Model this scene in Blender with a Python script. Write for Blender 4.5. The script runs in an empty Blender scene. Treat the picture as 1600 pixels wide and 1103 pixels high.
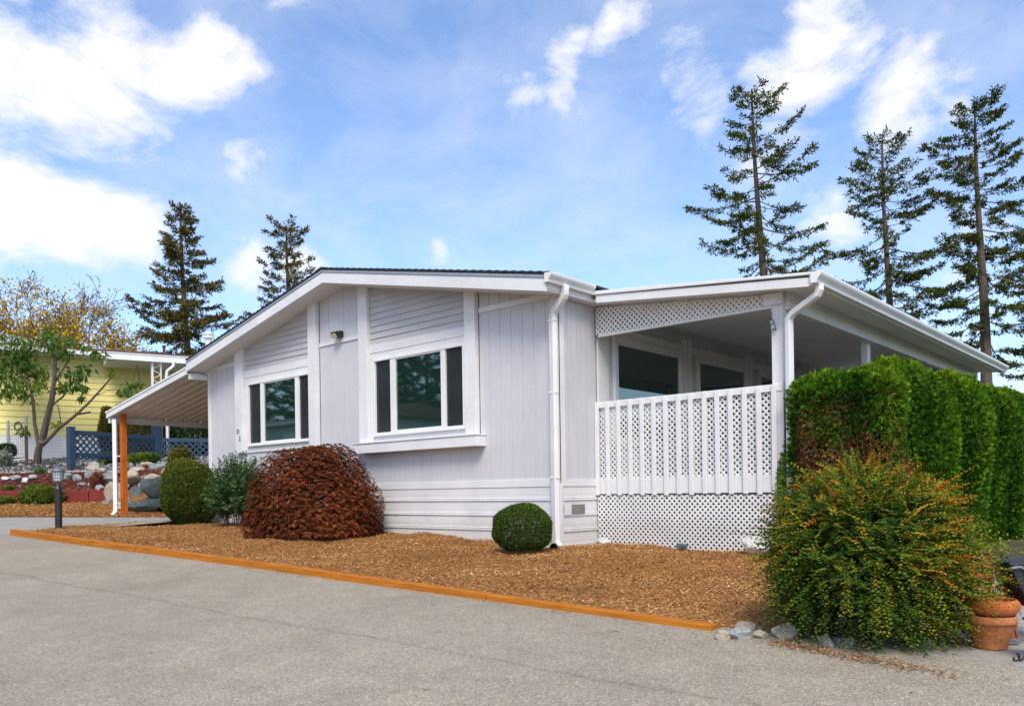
import bpy, bmesh, math, random
import numpy as np
from mathutils import Matrix, Vector

random.seed(7)
RNG = np.random.default_rng(11)
R = math.radians
SC = bpy.context.scene
COL = SC.collection

# ------------------------------------------------------------------ camera
cam_d = bpy.data.cameras.new('camera')
cam = bpy.data.objects.new('camera', cam_d)
COL.objects.link(cam)
YAW = math.atan2(1129, 1269)
ROLL = -math.atan2(36, 2555)
cam.matrix_world = (Matrix.Translation((6.54, -8.29, 0.74)) @ Matrix.Rotation(YAW, 4, 'Z')
                    @ Matrix.Rotation(R(90), 4, 'X') @ Matrix.Rotation(ROLL, 4, 'Z'))
cam_d.sensor_width = 36
cam_d.lens = 36 * 1269 / 1600
cam_d.shift_y = (768 - 551.5) / 1600
cam_d.clip_start = 0.05
cam_d.clip_end = 2000
SC.camera = cam
CAM = np.array([6.54, -8.29])
VD = np.array([-math.sin(YAW), math.cos(YAW)])     # horizontal view direction
VR = np.array([math.cos(YAW), math.sin(YAW)])      # to the right of it

# ------------------------------------------------------------------ view
SC.view_settings.view_transform = 'Standard'
SC.view_settings.look = 'None'
SC.view_settings.gamma = 1
SC.view_settings.use_curve_mapping = False
SC.view_settings.exposure = 0.72
SC.cycles.max_bounces = 8
SC.cycles.transparent_max_bounces = 16

# ------------------------------------------------------------------ sun
SUN_AZ = R(-47)      # direction towards the sun, measured from +x
SUN_EL = R(48)
sd = bpy.data.lights.new('sun', 'SUN')
sd.energy = 2.0
sd.angle = R(22)
sd.color = (1.0, 0.905, 0.76)
sun = bpy.data.objects.new('sun', sd)
COL.objects.link(sun)
sv = Vector((math.cos(SUN_AZ) * math.cos(SUN_EL), math.sin(SUN_AZ) * math.cos(SUN_EL), math.sin(SUN_EL)))
sun.rotation_euler = sv.to_track_quat('Z', 'Y').to_euler()

# ------------------------------------------------------------------ world
W = bpy.data.worlds.new('World')
SC.world = W
W.use_nodes = True
nt = W.node_tree
nt.nodes.clear()
def wn(t, **kw):
    n = nt.nodes.new(t)
    for k, v in kw.items():
        setattr(n, k, v)
    return n
def wmath(op, a, b=None, clamp=False):
    n = wn('ShaderNodeMath', operation=op, use_clamp=clamp)
    for i, v in enumerate((a, b)):
        if v is None: continue
        if isinstance(v, (int, float)): n.inputs[i].default_value = v
        else: nt.links.new(v, n.inputs[i])
    return n.outputs[0]
out = wn('ShaderNodeOutputWorld')
bg = wn('ShaderNodeBackground')
bg.inputs['Strength'].default_value = 0.1
sky = wn('ShaderNodeTexSky', sky_type='NISHITA')
sky.sun_disc = False
sky.sun_elevation = SUN_EL
sky.sun_rotation = math.pi / 2 - SUN_AZ
sky.air_density = 1.0
sky.dust_density = 1.3
sky.ozone_density = 1.6
tc = wn('ShaderNodeTexCoord')
DIRV = tc.outputs['Generated']
nz = wn('ShaderNodeTexNoise')
nz.inputs['Scale'].default_value = 6.5
nz.inputs['Detail'].default_value = 9.0
nz.inputs['Roughness'].default_value = 0.60
nz.inputs['Distortion'].default_value = 0.35
mp = wn('ShaderNodeMapping')
mp.inputs['Scale'].default_value = (1, 1, 1.7)
mp.inputs['Location'].default_value = (3.1, 0.4, 1.7)
nt.links.new(DIRV, mp.inputs['Vector'])
nt.links.new(mp.outputs[0], nz.inputs['Vector'])
fb = nz.outputs['Fac']
# broad cloud banks: soft lobes round directions of the sky, all round the horizon
LOBES = [((-0.875, 0.265, 0.43), .125, 1.0), ((-0.84, 0.335, 0.45), .115, 1.0), ((-0.80, 0.41, 0.445), .085, .95), ((-0.775, 0.455, 0.44), .05, .75),
         ((-0.83, 0.385, 0.40), .06, .6),
         ((-0.915, 0.27, 0.315), .115, 1.0), ((-0.895, 0.33, 0.30), .085, 1.0), ((-0.89, 0.365, 0.265), .06, .8), ((-0.81, 0.45, 0.375), .045, .6),
         ((-0.545, 0.70, 0.465), .05, .75), ((-0.49, 0.73, 0.475), .06, .8), ((-0.60, 0.675, 0.435), .045, .65),
         ((-0.43, 0.79, 0.435), .075, .85), ((-0.335, 0.835, 0.43), .09, 1.0), ((-0.31, 0.82, 0.485), .06, .95),
         ((-0.26, 0.88, 0.395), .075, .9), ((-0.40, 0.845, 0.355), .06, .6), ((-0.33, 0.90, 0.29), .055, .75), ((-0.22, 0.895, 0.385), .05, .8),
         ((-0.72, 0.48, 0.50), .06, .5), ((-0.70, 0.66, 0.29), .045, .5), ((-0.785, 0.56, 0.27), .05, .6), ((-0.83, 0.49, 0.25), .05, .6),
         ((-0.15, 0.96, 0.25), .13, .6),
         ((0.55, 0.75, 0.40), .25, 1.0), ((0.85, 0.1, 0.5), .28, 1.0), ((0.75, -0.5, 0.42), .25, 1.0),  # from here on banks out of view, added to whiten the ambient light
         ((0.1, -0.85, 0.5), .28, 1.0), ((-0.6, -0.7, 0.4), .25, 1.0), ((-0.85, -0.3, 0.45), .22, 1.0),
         ((0.3, 0.2, 0.93), .25, .9), ((-0.3, -0.3, 0.9), .22, .9), ((0.4, -0.45, 0.8), .2, .8)]
acc = None
nrm = wn('ShaderNodeVectorMath', operation='NORMALIZE')
nz2 = wn('ShaderNodeTexNoise')
nz2.inputs['Scale'].default_value = 7.0
nz2.inputs['Detail'].default_value = 4.0
nt.links.new(DIRV, nz2.inputs['Vector'])
off = wn('ShaderNodeVectorMath', operation='MULTIPLY_ADD')
nt.links.new(nz2.outputs['Color'], off.inputs[0])
off.inputs[1].default_value = (.16, .16, .12)
off.inputs[2].default_value = (-.08, -.08, -.06)
ad = wn('ShaderNodeVectorMath', operation='ADD')
nt.links.new(DIRV, ad.inputs[0])
nt.links.new(off.outputs[0], ad.inputs[1])
for c, rad, amp in LOBES:
    v = Vector(c).normalized()
    ds = wn('ShaderNodeVectorMath', operation='DISTANCE')
    nt.links.new(ad.outputs[0], ds.inputs[0])
    ds.inputs[1].default_value = v
    mr = wn('ShaderNodeMapRange', interpolation_type='SMOOTHSTEP')
    nt.links.new(ds.outputs['Value'], mr.inputs['Value'])
    mr.inputs['From Min'].default_value = 0
    mr.inputs['From Max'].default_value = rad * 1.35
    mr.inputs['To Min'].default_value = amp
    mr.inputs['To Max'].default_value = 0
    acc = mr.outputs[0] if acc is None else wmath('MAXIMUM', acc, mr.outputs[0])
dens = wmath('ADD', wmath('MULTIPLY', acc, 0.42), wmath('MULTIPLY', fb, 1.0))
mask = wn('ShaderNodeMapRange', interpolation_type='SMOOTHSTEP')
nt.links.new(dens, mask.inputs['Value'])
mask.inputs['From Min'].default_value = 0.60
mask.inputs['From Max'].default_value = 0.91
thin = wn('ShaderNodeMapRange')
nt.links.new(fb, thin.inputs['Value'])
thin.inputs['From Min'].default_value = 0.36
thin.inputs['From Max'].default_value = 0.75
thin.inputs['To Min'].default_value = 0.02
thin.inputs['To Max'].default_value = 0.36
mk = wmath('MAXIMUM', mask.outputs[0], thin.outputs[0], True)
mix = wn('ShaderNodeMix', data_type='RGBA')
gain = wn('ShaderNodeMix', data_type='RGBA', blend_type='MULTIPLY')
gain.inputs['Factor'].default_value = 1
nt.links.new(sky.outputs[0], gain.inputs['A'])
gain.inputs['B'].default_value = (1.27, 1.42, 1.64, 1)
nt.links.new(mk, mix.inputs['Factor'])
nt.links.new(gain.outputs['Result'], mix.inputs['A'])
mix.inputs['B'].default_value = (6.7, 6.6, 6.6, 1)
nt.links.new(mix.outputs['Result'], bg.inputs['Color'])
nt.links.new(bg.outputs[0], out.inputs['Surface'])

# ------------------------------------------------------------------ material helpers
def new_mat(name):
    m = bpy.data.materials.new(name)
    m.use_nodes = True
    t = m.node_tree
    return m, t, t.nodes['Principled BSDF']
def nd(t, typ, **kw):
    n = t.nodes.new(typ)
    for k, v in kw.items():
        setattr(n, k, v)
    return n
def noise(t, scale, detail=4, rough=.55, vec=None, dist=0):
    n = nd(t, 'ShaderNodeTexNoise')
    n.inputs['Scale'].default_value = scale
    n.inputs['Detail'].default_value = detail
    n.inputs['Roughness'].default_value = rough
    n.inputs['Distortion'].default_value = dist
    if vec is not None: t.links.new(vec, n.inputs['Vector'])
    return n.outputs['Fac']
def ramp(t, fac, stops):
    r = nd(t, 'ShaderNodeValToRGB')
    while len(r.color_ramp.elements) < len(stops): r.color_ramp.elements.new(.5)
    for e, (p, c) in zip(r.color_ramp.elements, stops):
        e.position = p
        e.color = (*c, 1)
    t.links.new(fac, r.inputs['Fac'])
    return r.outputs['Color']
def mulc(t, a, b, fac=1.0, mode='MULTIPLY'):
    m = nd(t, 'ShaderNodeMix', data_type='RGBA', blend_type=mode)
    for key, v in (('Factor', fac), ('A', a), ('B', b)):
        if isinstance(v, (int, float)): m.inputs[key].default_value = v
        elif isinstance(v, tuple): m.inputs[key].default_value = (*v, 1)
        else: t.links.new(v, m.inputs[key])
    return m.outputs['Result']
def objco(t, scale=(1, 1, 1)):
    c = nd(t, 'ShaderNodeTexCoord')
    m = nd(t, 'ShaderNodeMapping')
    m.inputs['Scale'].default_value = scale
    t.links.new(c.outputs['Object'], m.inputs['Vector'])
    return m.outputs[0]
def bump(t, b, h, strength, dist=.01):
    n = nd(t, 'ShaderNodeBump')
    n.inputs['Strength'].default_value = strength
    n.inputs['Distance'].default_value = dist
    t.links.new(h, n.inputs['Height'])
    t.links.new(n.outputs[0], b.inputs['Normal'])
def grey(v): return (v, v, v)

def paint_mat(name, col, rough=.5, grain=(6, 6, 60), var=.06, dirt=.12, bmp=.25, splash=0.0):
    """painted timber / metal: base colour, faint streaky variation, weather spots"""
    m, t, b = new_mat(name)
    g = noise(t, 1.0, 6, .6, objco(t, grain))
    s = noise(t, 1.3, 5, .6, objco(t))
    c1 = ramp(t, g, [(.25, tuple(x * (1 - var) for x in col)), (.75, tuple(min(1, x * (1 + var * .6)) for x in col))])
    c2 = ramp(t, s, [(.30, grey(1 - dirt)), (.62, grey(1.0))])
    c3 = mulc(t, c1, c2)
    if splash:      # soil splashed up by rain on the lowest part, in uneven spatters
        sx = nd(t, 'ShaderNodeSeparateXYZ')
        t.links.new(objco(t), sx.inputs[0])
        sn = noise(t, 7, 6, .7, objco(t))
        add = nd(t, 'ShaderNodeMath', operation='MULTIPLY_ADD')
        t.links.new(sn, add.inputs[0]); add.inputs[1].default_value = -.55
        t.links.new(sx.outputs['Z'], add.inputs[2])
        c3 = mulc(t, c3, ramp(t, add.outputs[0], [(0.0, (1 - splash, 1 - splash * 1.15, 1 - splash * 1.4)), (.12, (1, 1, 1))]))
    t.links.new(c3, b.inputs['Base Color'])
    b.inputs['Roughness'].default_value = rough
    bump(t, b, g, bmp, .002)
    return m
def flat_mat(name, col, rough=.5, metal=0.0):
    m, t, b = new_mat(name)
    n = noise(t, 9, 4, .6, objco(t))
    t.links.new(ramp(t, n, [(.3, tuple(x * .86 for x in col)), (.7, tuple(min(1, x * 1.08) for x in col))]), b.inputs['Base Color'])
    b.inputs['Roughness'].default_value = rough
    b.inputs['Metallic'].default_value = metal
    return m
def leaf_mat(name, stops, transl=.25, rough=.55):
    m, t, b = new_mat(name)
    a = nd(t, 'ShaderNodeAttribute', attribute_name='t')
    c = ramp(t, a.outputs['Fac'], stops)
    t.links.new(c, b.inputs['Base Color'])
    b.inputs['Roughness'].default_value = rough
    b.inputs['Specular IOR Level'].default_value = .15
    tr = nd(t, 'ShaderNodeBsdfTranslucent')
    t.links.new(c, tr.inputs['Color'])
    mx = nd(t, 'ShaderNodeMixShader')
    mx.inputs[0].default_value = transl
    t.links.new(b.outputs[0], mx.inputs[1])
    t.links.new(tr.outputs[0], mx.inputs[2])
    t.links.new(mx.outputs[0], t.nodes['Material Output'].inputs['Surface'])
    return m
def stone_mat(name, a, bcol, scale=6, relief=.9):
    m, t, b = new_mat(name)
    n1 = noise(t, scale, 8, .65, objco(t), .4)
    n2 = noise(t, scale * 7, 4, .6, objco(t))
    c = ramp(t, n1, [(.3, a), (.68, bcol)])
    c = mulc(t, c, ramp(t, n2, [(.3, grey(.72)), (.65, grey(1.08))]))
    t.links.new(c, b.inputs['Base Color'])
    b.inputs['Roughness'].default_value = .85
    bump(t, b, n2, relief, .03)
    return m

M = {}
M['siding'] = paint_mat('siding_paint', (.58, .578, .612), .55, (40, 40, 1.2), .07, .09, .5)
M['lap'] = paint_mat('lap_siding_paint', (.52, .515, .535), .55, (1.5, 3, 50), .07, .10, .5)
M['trim'] = paint_mat('white_trim_paint', (.74, .74, .755), .5, (5, 5, 30), .05, .14, .25)
M['trim2'] = paint_mat('white_metal', (.78, .78, .78), .4, (3, 3, 9), .02, .13, .1)
M['skirt'] = paint_mat('white_skirting_metal', (.72, .72, .74), .42, (2, 2, 8), .04, .16, .15, splash=.10)
M['lattice'] = paint_mat('white_lattice_paint', (.78, .78, .78), .55, (6, 6, 6), .04, .16, .2, splash=.10)
M['soffit'] = paint_mat('white_soffit_paint', (.70, .70, .70), .6, (4, 4, 4), .03, .10, .2)
M['ceiling'] = paint_mat('porch_ceiling_paint', (.84, .82, .81), .6, (2, 20, 2), .04, .10, .2)
M['corrug'] = paint_mat('corrugated_metal', (.66, .64, .60), .5, (1, 14, 1), .05, .12, .1)
M['shingle'] = stone_mat('dark_shingles', (.018, .020, .024), (.045, .047, .052), 30)
M['brownroof'] = stone_mat('brown_shingles', (.11, .06, .05), (.19, .11, .09), 20)
M['yellow'] = paint_mat('yellow_siding_paint', (.83, .74, .27), .5, (1.5, 1.5, 25), .04, .06, .2)
M['blue'] = paint_mat('blue_fence_stain', (.018, .045, .088), .6, (4, 4, 20), .14, .22, .3)
M['red'] = paint_mat('red_board_paint', (.21, .018, .010), .55, (3, 3, 30), .15, .40, .4)
M['black'] = flat_mat('black_metal', (.017, .018, .022), .42)
M['lampmetal'] = flat_mat('grey_lamp_metal', (.13, .15, .19), .45, .3)
M['galv'] = flat_mat('galvanised_steel', (.38, .42, .46), .45, .5)
M['rust'] = flat_mat('rusty_steel', (.09, .045, .03), .8)
M['wire'] = flat_mat('fence_wire', (.18, .18, .19), .5, .4)
M['pale_wood'] = paint_mat('pale_board', (.48, .43, .36), .7, (3, 3, 30), .12, .25, .4)
M['screen'] = flat_mat('insect_screen', (.024, .029, .032), .10)
M['dark_gap'] = flat_mat('near_black_backing', (.03, .03, .032), .9)
M['chrome'] = flat_mat('chrome', (.75, .75, .75), .18, 1)
M['blind'] = flat_mat('chime_glass', (.30, .42, .50), .2)
M['ventm'] = flat_mat('vent_mesh', (.20, .195, .18), .8)
M['bulb'] = flat_mat('floodlight_lens', (.75, .68, .42), .3)
M['bark'] = stone_mat('bark', (.085, .06, .045), (.22, .16, .125), 14)
M['firbark'] = stone_mat('fir_bark', (.075, .052, .042), (.17, .115, .09), 5)
M['twig'] = stone_mat('twig_bark', (.09, .055, .04), (.17, .11, .08), 14)
M['terracotta'] = stone_mat('terracotta', (.40, .13, .045), (.50, .18, .070), 4, .08)
M['terracotta2'] = stone_mat('glossy_terracotta', (.44, .105, .025), (.54, .15, .04), 4, .08)
M['soil'] = stone_mat('soil', (.04, .025, .016), (.09, .06, .04), 20)
M['deckwood'] = paint_mat('deck_boards', (.36, .33, .30), .7, (3, 30, 3), .12, .2, .3)
M['teal'] = paint_mat('teal_siding', (.10, .19, .22), .5)
M['palewall'] = paint_mat('pale_green_siding', (.55, .62, .58), .5)
M['concrete'] = stone_mat('concrete', (.27, .25, .22), (.37, .345, .305), 3, .3)
M['rock_grey'] = stone_mat('grey_rock', (.14, .16, .17), (.33, .34, .33), 5)
M['rock_dark'] = stone_mat('dark_green_rock', (.055, .075, .075), (.14, .17, .165), 4)
M['rock_tan'] = stone_mat('tan_rock', (.34, .28, .21), (.55, .48, .39), 4)
M['rock_blue'] = stone_mat('blue_grey_rock', (.22, .24, .245), (.47, .49, .49), 5)
M['rock_white'] = stone_mat('white_rock', (.50, .50, .48), (.72, .71, .68), 4)

def wood_mat(name, c1, c2, axis_scale):
    m, t, b = new_mat(name)
    g = noise(t, 1.0, 7, .62, objco(t, axis_scale), .6)
    k = noise(t, 1.1, 3, .5, objco(t, (1.2, 3, 3)))
    c = ramp(t, g, [(.28, c1), (.7, c2)])
    c = mulc(t, c, ramp(t, k, [(.27, (.55, .42, .35)), (.36, grey(1))]))
    t.links.new(c, b.inputs['Base Color'])
    b.inputs['Roughness'].default_value = .7
    b.inputs['Specular IOR Level'].default_value = .15
    bump(t, b, g, .5, .004)
    return m
M['timber'] = wood_mat('orange_stained_timber', (.28, .090, .010), (.54, .19, .022), (2.5, 40, 40))
M['postwood'] = wood_mat('orange_stained_post', (.36, .085, .012), (.56, .155, .022), (40, 40, 2.5))

def glass_mat(name, base, rough=.015):
    m, t, b = new_mat(name)
    n = noise(t, .9, 2, .5, objco(t))
    b.inputs['Base Color'].default_value = (*base, 1)
    b.inputs['Roughness'].default_value = rough
    b.inputs['IOR'].default_value = 1.52
    b.inputs['Specular IOR Level'].default_value = 1.0
    b.inputs['Specular Tint'].default_value = (.62, 1.0, .90, 1)
    b.inputs['Coat Weight'].default_value = 1.0
    b.inputs['Coat Roughness'].default_value = .01
    b.inputs['Coat IOR'].default_value = 2.0
    b.inputs['Coat Tint'].default_value = (.8, 1, .95, 1)
    bump(t, b, n, .04, .03)
    return m
M['glass'] = glass_mat('window_glass', (.010, .026, .023))
M['lampglass'] = flat_mat('frosted_lamp_glass', (.62, .66, .70), .25)

# --- ground materials
def asphalt():
    m, t, b = new_mat('asphalt')
    co = objco(t)
    v = nd(t, 'ShaderNodeTexVoronoi')
    v.inputs['Scale'].default_value = 120
    t.links.new(co, v.inputs['Vector'])
    sp = ramp(t, v.outputs['Color'], [(.10, grey(.20)), (.45, grey(.31)), (.75, grey(.38)), (.97, grey(.56))])
    f = noise(t, 160, 3, .7, co)
    sp = mulc(t, sp, ramp(t, f, [(.3, grey(.74)), (.7, grey(1.22))]))
    big = noise(t, .45, 6, .6, co)
    c = mulc(t, sp, ramp(t, big, [(.28, (.84, .83, .81)), (.72, (1.1, 1.09, 1.08))]))
    mid = noise(t, 3.2, 5, .65, co)
    c = mulc(t, c, ramp(t, mid, [(.28, grey(.86)), (.62, grey(1.03))]))
    # a dark tyre-rolled seam along the lane, with broken edges, and drips of oil
    sx = nd(t, 'ShaderNodeSeparateXYZ')
    t.links.new(co, sx.inputs[0])
    def mth(op, a, bb):
        n = nd(t, 'ShaderNodeMath', operation=op)
        for i, q in enumerate((a, bb)):
            if isinstance(q, (int, float)): n.inputs[i].default_value = q
            else: t.links.new(q, n.inputs[i])
        return n.outputs[0]
    wob = noise(t, .9, 4, .6, co)
    yy = mth('ADD', sx.outputs['Y'], mth('MULTIPLY', wob, .35))
    line = mth('ABSOLUTE', mth('ADD', yy, mth('MULTIPLY', sx.outputs['X'], -.045)), 0)
    lo = mth('ABSOLUTE', mth('ADD', mth('ADD', yy, mth('MULTIPLY', sx.outputs['X'], -.052)), 4.90), 0)
    brk = noise(t, 2.6, 4, .7, co)
    wdt = mth('ADD', lo, mth('MULTIPLY', brk, .055))
    c = mulc(t, c, ramp(t, wdt, [(.028, grey(.78)), (.065, grey(1))]))
    spots = nd(t, 'ShaderNodeTexVoronoi')
    spots.inputs['Scale'].default_value = 1.15
    spots.inputs['Randomness'].default_value = 1
    t.links.new(objco(t, (.8, 1.5, 1)), spots.inputs['Vector'])
    sd_ = mth('ADD', spots.outputs['Distance'], mth('MULTIPLY', noise(t, 25, 3, .6, co), .05))
    c = mulc(t, c, ramp(t, sd_, [(.050, grey(.45)), (.062, grey(1))]))
    c = mulc(t, c, (1.07, .95, .75))
    t.links.new(c, b.inputs['Base Color'])
    b.inputs['Roughness'].default_value = .9
    b.inputs['Specular IOR Level'].default_value = .12
    bump(t, b, v.outputs['Distance'], .5, .01)
    return m
M['asphalt'] = asphalt()
def mulch(name, a, b2, c3):
    m, t, b = new_mat(name)
    v = nd(t, 'ShaderNodeTexVoronoi')
    v.inputs['Scale'].default_value = 42
    t.links.new(objco(t, (1, 1.3, 1)), v.inputs['Vector'])
    c = ramp(t, v.outputs['Color'], [(.1, a), (.5, b2), (.92, c3)])
    n = noise(t, 1.1, 6, .65, objco(t))
    c = mulc(t, c, ramp(t, n, [(.3, (.70, .66, .62)), (.65, (1.1, 1.08, 1.05))]))
    t.links.new(c, b.inputs['Base Color'])
    b.inputs['Roughness'].default_value = .9
    b.inputs['Specular IOR Level'].default_value = .12
    bump(t, b, v.outputs['Distance'], 1.0, .02)
    return m
M['mulch'] = mulch('bark_mulch', (.20, .08, .023), (.34, .16, .050), (.46, .25, .095))
M['redmulch'] = mulch('red_mulch', (.07, .020, .014), (.15, .045, .03), (.25, .10, .07))
M['gravel'] = mulch('grey_gravel', (.10, .10, .10), (.24, .24, .235), (.48, .47, .45))
M['earth'] = mulch('dry_grass_earth', (.06, .07, .03), (.10, .10, .05), (.16, .14, .08))
M['chip'] = leaf_mat('mulch_chips', [(0, (.17, .065, .018)), (.35, (.35, .165, .050)), (.75, (.47, .245, .088)), (.95, (.56, .33, .14)), (1, (.74, .54, .32))], 0, .85)
M['redchip'] = leaf_mat('red_mulch_chips', [(0, (.06, .016, .012)), (.6, (.17, .05, .035)), (1, (.34, .17, .12))], 0, .85)
M['pebble'] = leaf_mat('gravel_stones', [(0, (.07, .07, .07)), (.5, (.24, .24, .235)), (.9, (.46, .45, .43)), (1, (.66, .65, .62))], 0, .85)
M['litter'] = leaf_mat('dry_leaf_litter', [(0, (.16, .08, .03)), (.5, (.36, .19, .08)), (1, (.55, .36, .18))], 0, .85)
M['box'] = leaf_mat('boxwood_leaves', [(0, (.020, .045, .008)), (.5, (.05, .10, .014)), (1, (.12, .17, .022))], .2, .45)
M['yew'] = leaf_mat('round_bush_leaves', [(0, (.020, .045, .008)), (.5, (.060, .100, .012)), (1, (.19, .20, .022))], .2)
M['shrub'] = leaf_mat('green_shrub_leaves', [(0, (.028, .065, .022)), (.5, (.07, .14, .045)), (.93, (.14, .24, .085)), (1, (.28, .08, .06))], .25, .4)
M['maple'] = leaf_mat('maple_leaves', [(0, (.045, .012, .005)), (.45, (.125, .032, .011)), (.85, (.24, .068, .019)), (.97, (.32, .09, .025)), (1, (.42, .022, .022))], .25, .8)
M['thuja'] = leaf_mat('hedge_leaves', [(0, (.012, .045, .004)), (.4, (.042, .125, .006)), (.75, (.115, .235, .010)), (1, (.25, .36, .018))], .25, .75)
M['thujabrown'] = leaf_mat('dead_hedge_leaves', [(0, (.06, .022, .009)), (.6, (.19, .08, .028)), (1, (.32, .17, .07))], .2)
M['bushy'] = leaf_mat('autumn_bush_leaves', [(0, (.016, .048, .012)), (.30, (.055, .120, .014)), (.52, (.15, .20, .018)), (.68, (.32, .25, .015)), (.84, (.44, .21, .012)), (.95, (.46, .13, .012)), (1, (.52, .06, .012))], .28, .75)
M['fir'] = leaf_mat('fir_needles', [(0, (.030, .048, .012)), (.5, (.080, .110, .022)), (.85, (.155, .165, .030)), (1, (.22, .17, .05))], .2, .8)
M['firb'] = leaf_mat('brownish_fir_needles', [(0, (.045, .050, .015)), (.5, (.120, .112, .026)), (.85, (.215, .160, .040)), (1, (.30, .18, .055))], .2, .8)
M['orchard'] = leaf_mat('orchard_leaves', [(0, (.028, .065, .012)), (.5, (.08, .15, .018)), (.82, (.17, .22, .025)), (1, (.45, .36, .03))], .3, .5)
M['autumn'] = leaf_mat('yellow_leaves', [(0, (.30, .17, .015)), (.5, (.58, .36, .015)), (1, (.70, .52, .03))], .35)
M['herb'] = leaf_mat('groundcover_leaves', [(0, (.04, .08, .012)), (.6, (.12, .17, .02)), (1, (.22, .23, .03))], .25)
M['ivy'] = leaf_mat('dark_hedge_leaves', [(0, (.010, .03, .010)), (.6, (.028, .07, .02)), (1, (.07, .12, .04))], .2, .4)
M['olive'] = leaf_mat('olive_bush_leaves', [(0, (.05, .055, .012)), (.5, (.12, .115, .02)), (1, (.24, .19, .03))], .25)
M['silver'] = leaf_mat('silvery_leaves', [(0, (.12, .15, .10)), (.6, (.28, .31, .22)), (1, (.60, .60, .55))], .2)
M['redplant'] = leaf_mat('reddish_plant_leaves', [(0, (.10, .025, .02)), (.6, (.22, .07, .05)), (1, (.38, .18, .13))], .2)
M['petal_o'] = flat_mat('orange_petals', (.75, .16, .03), .5)
M['petal_w'] = flat_mat('white_petals', (.80, .76, .76), .5)
M['petal_p'] = flat_mat('pink_petals', (.75, .38, .32), .5)

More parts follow.
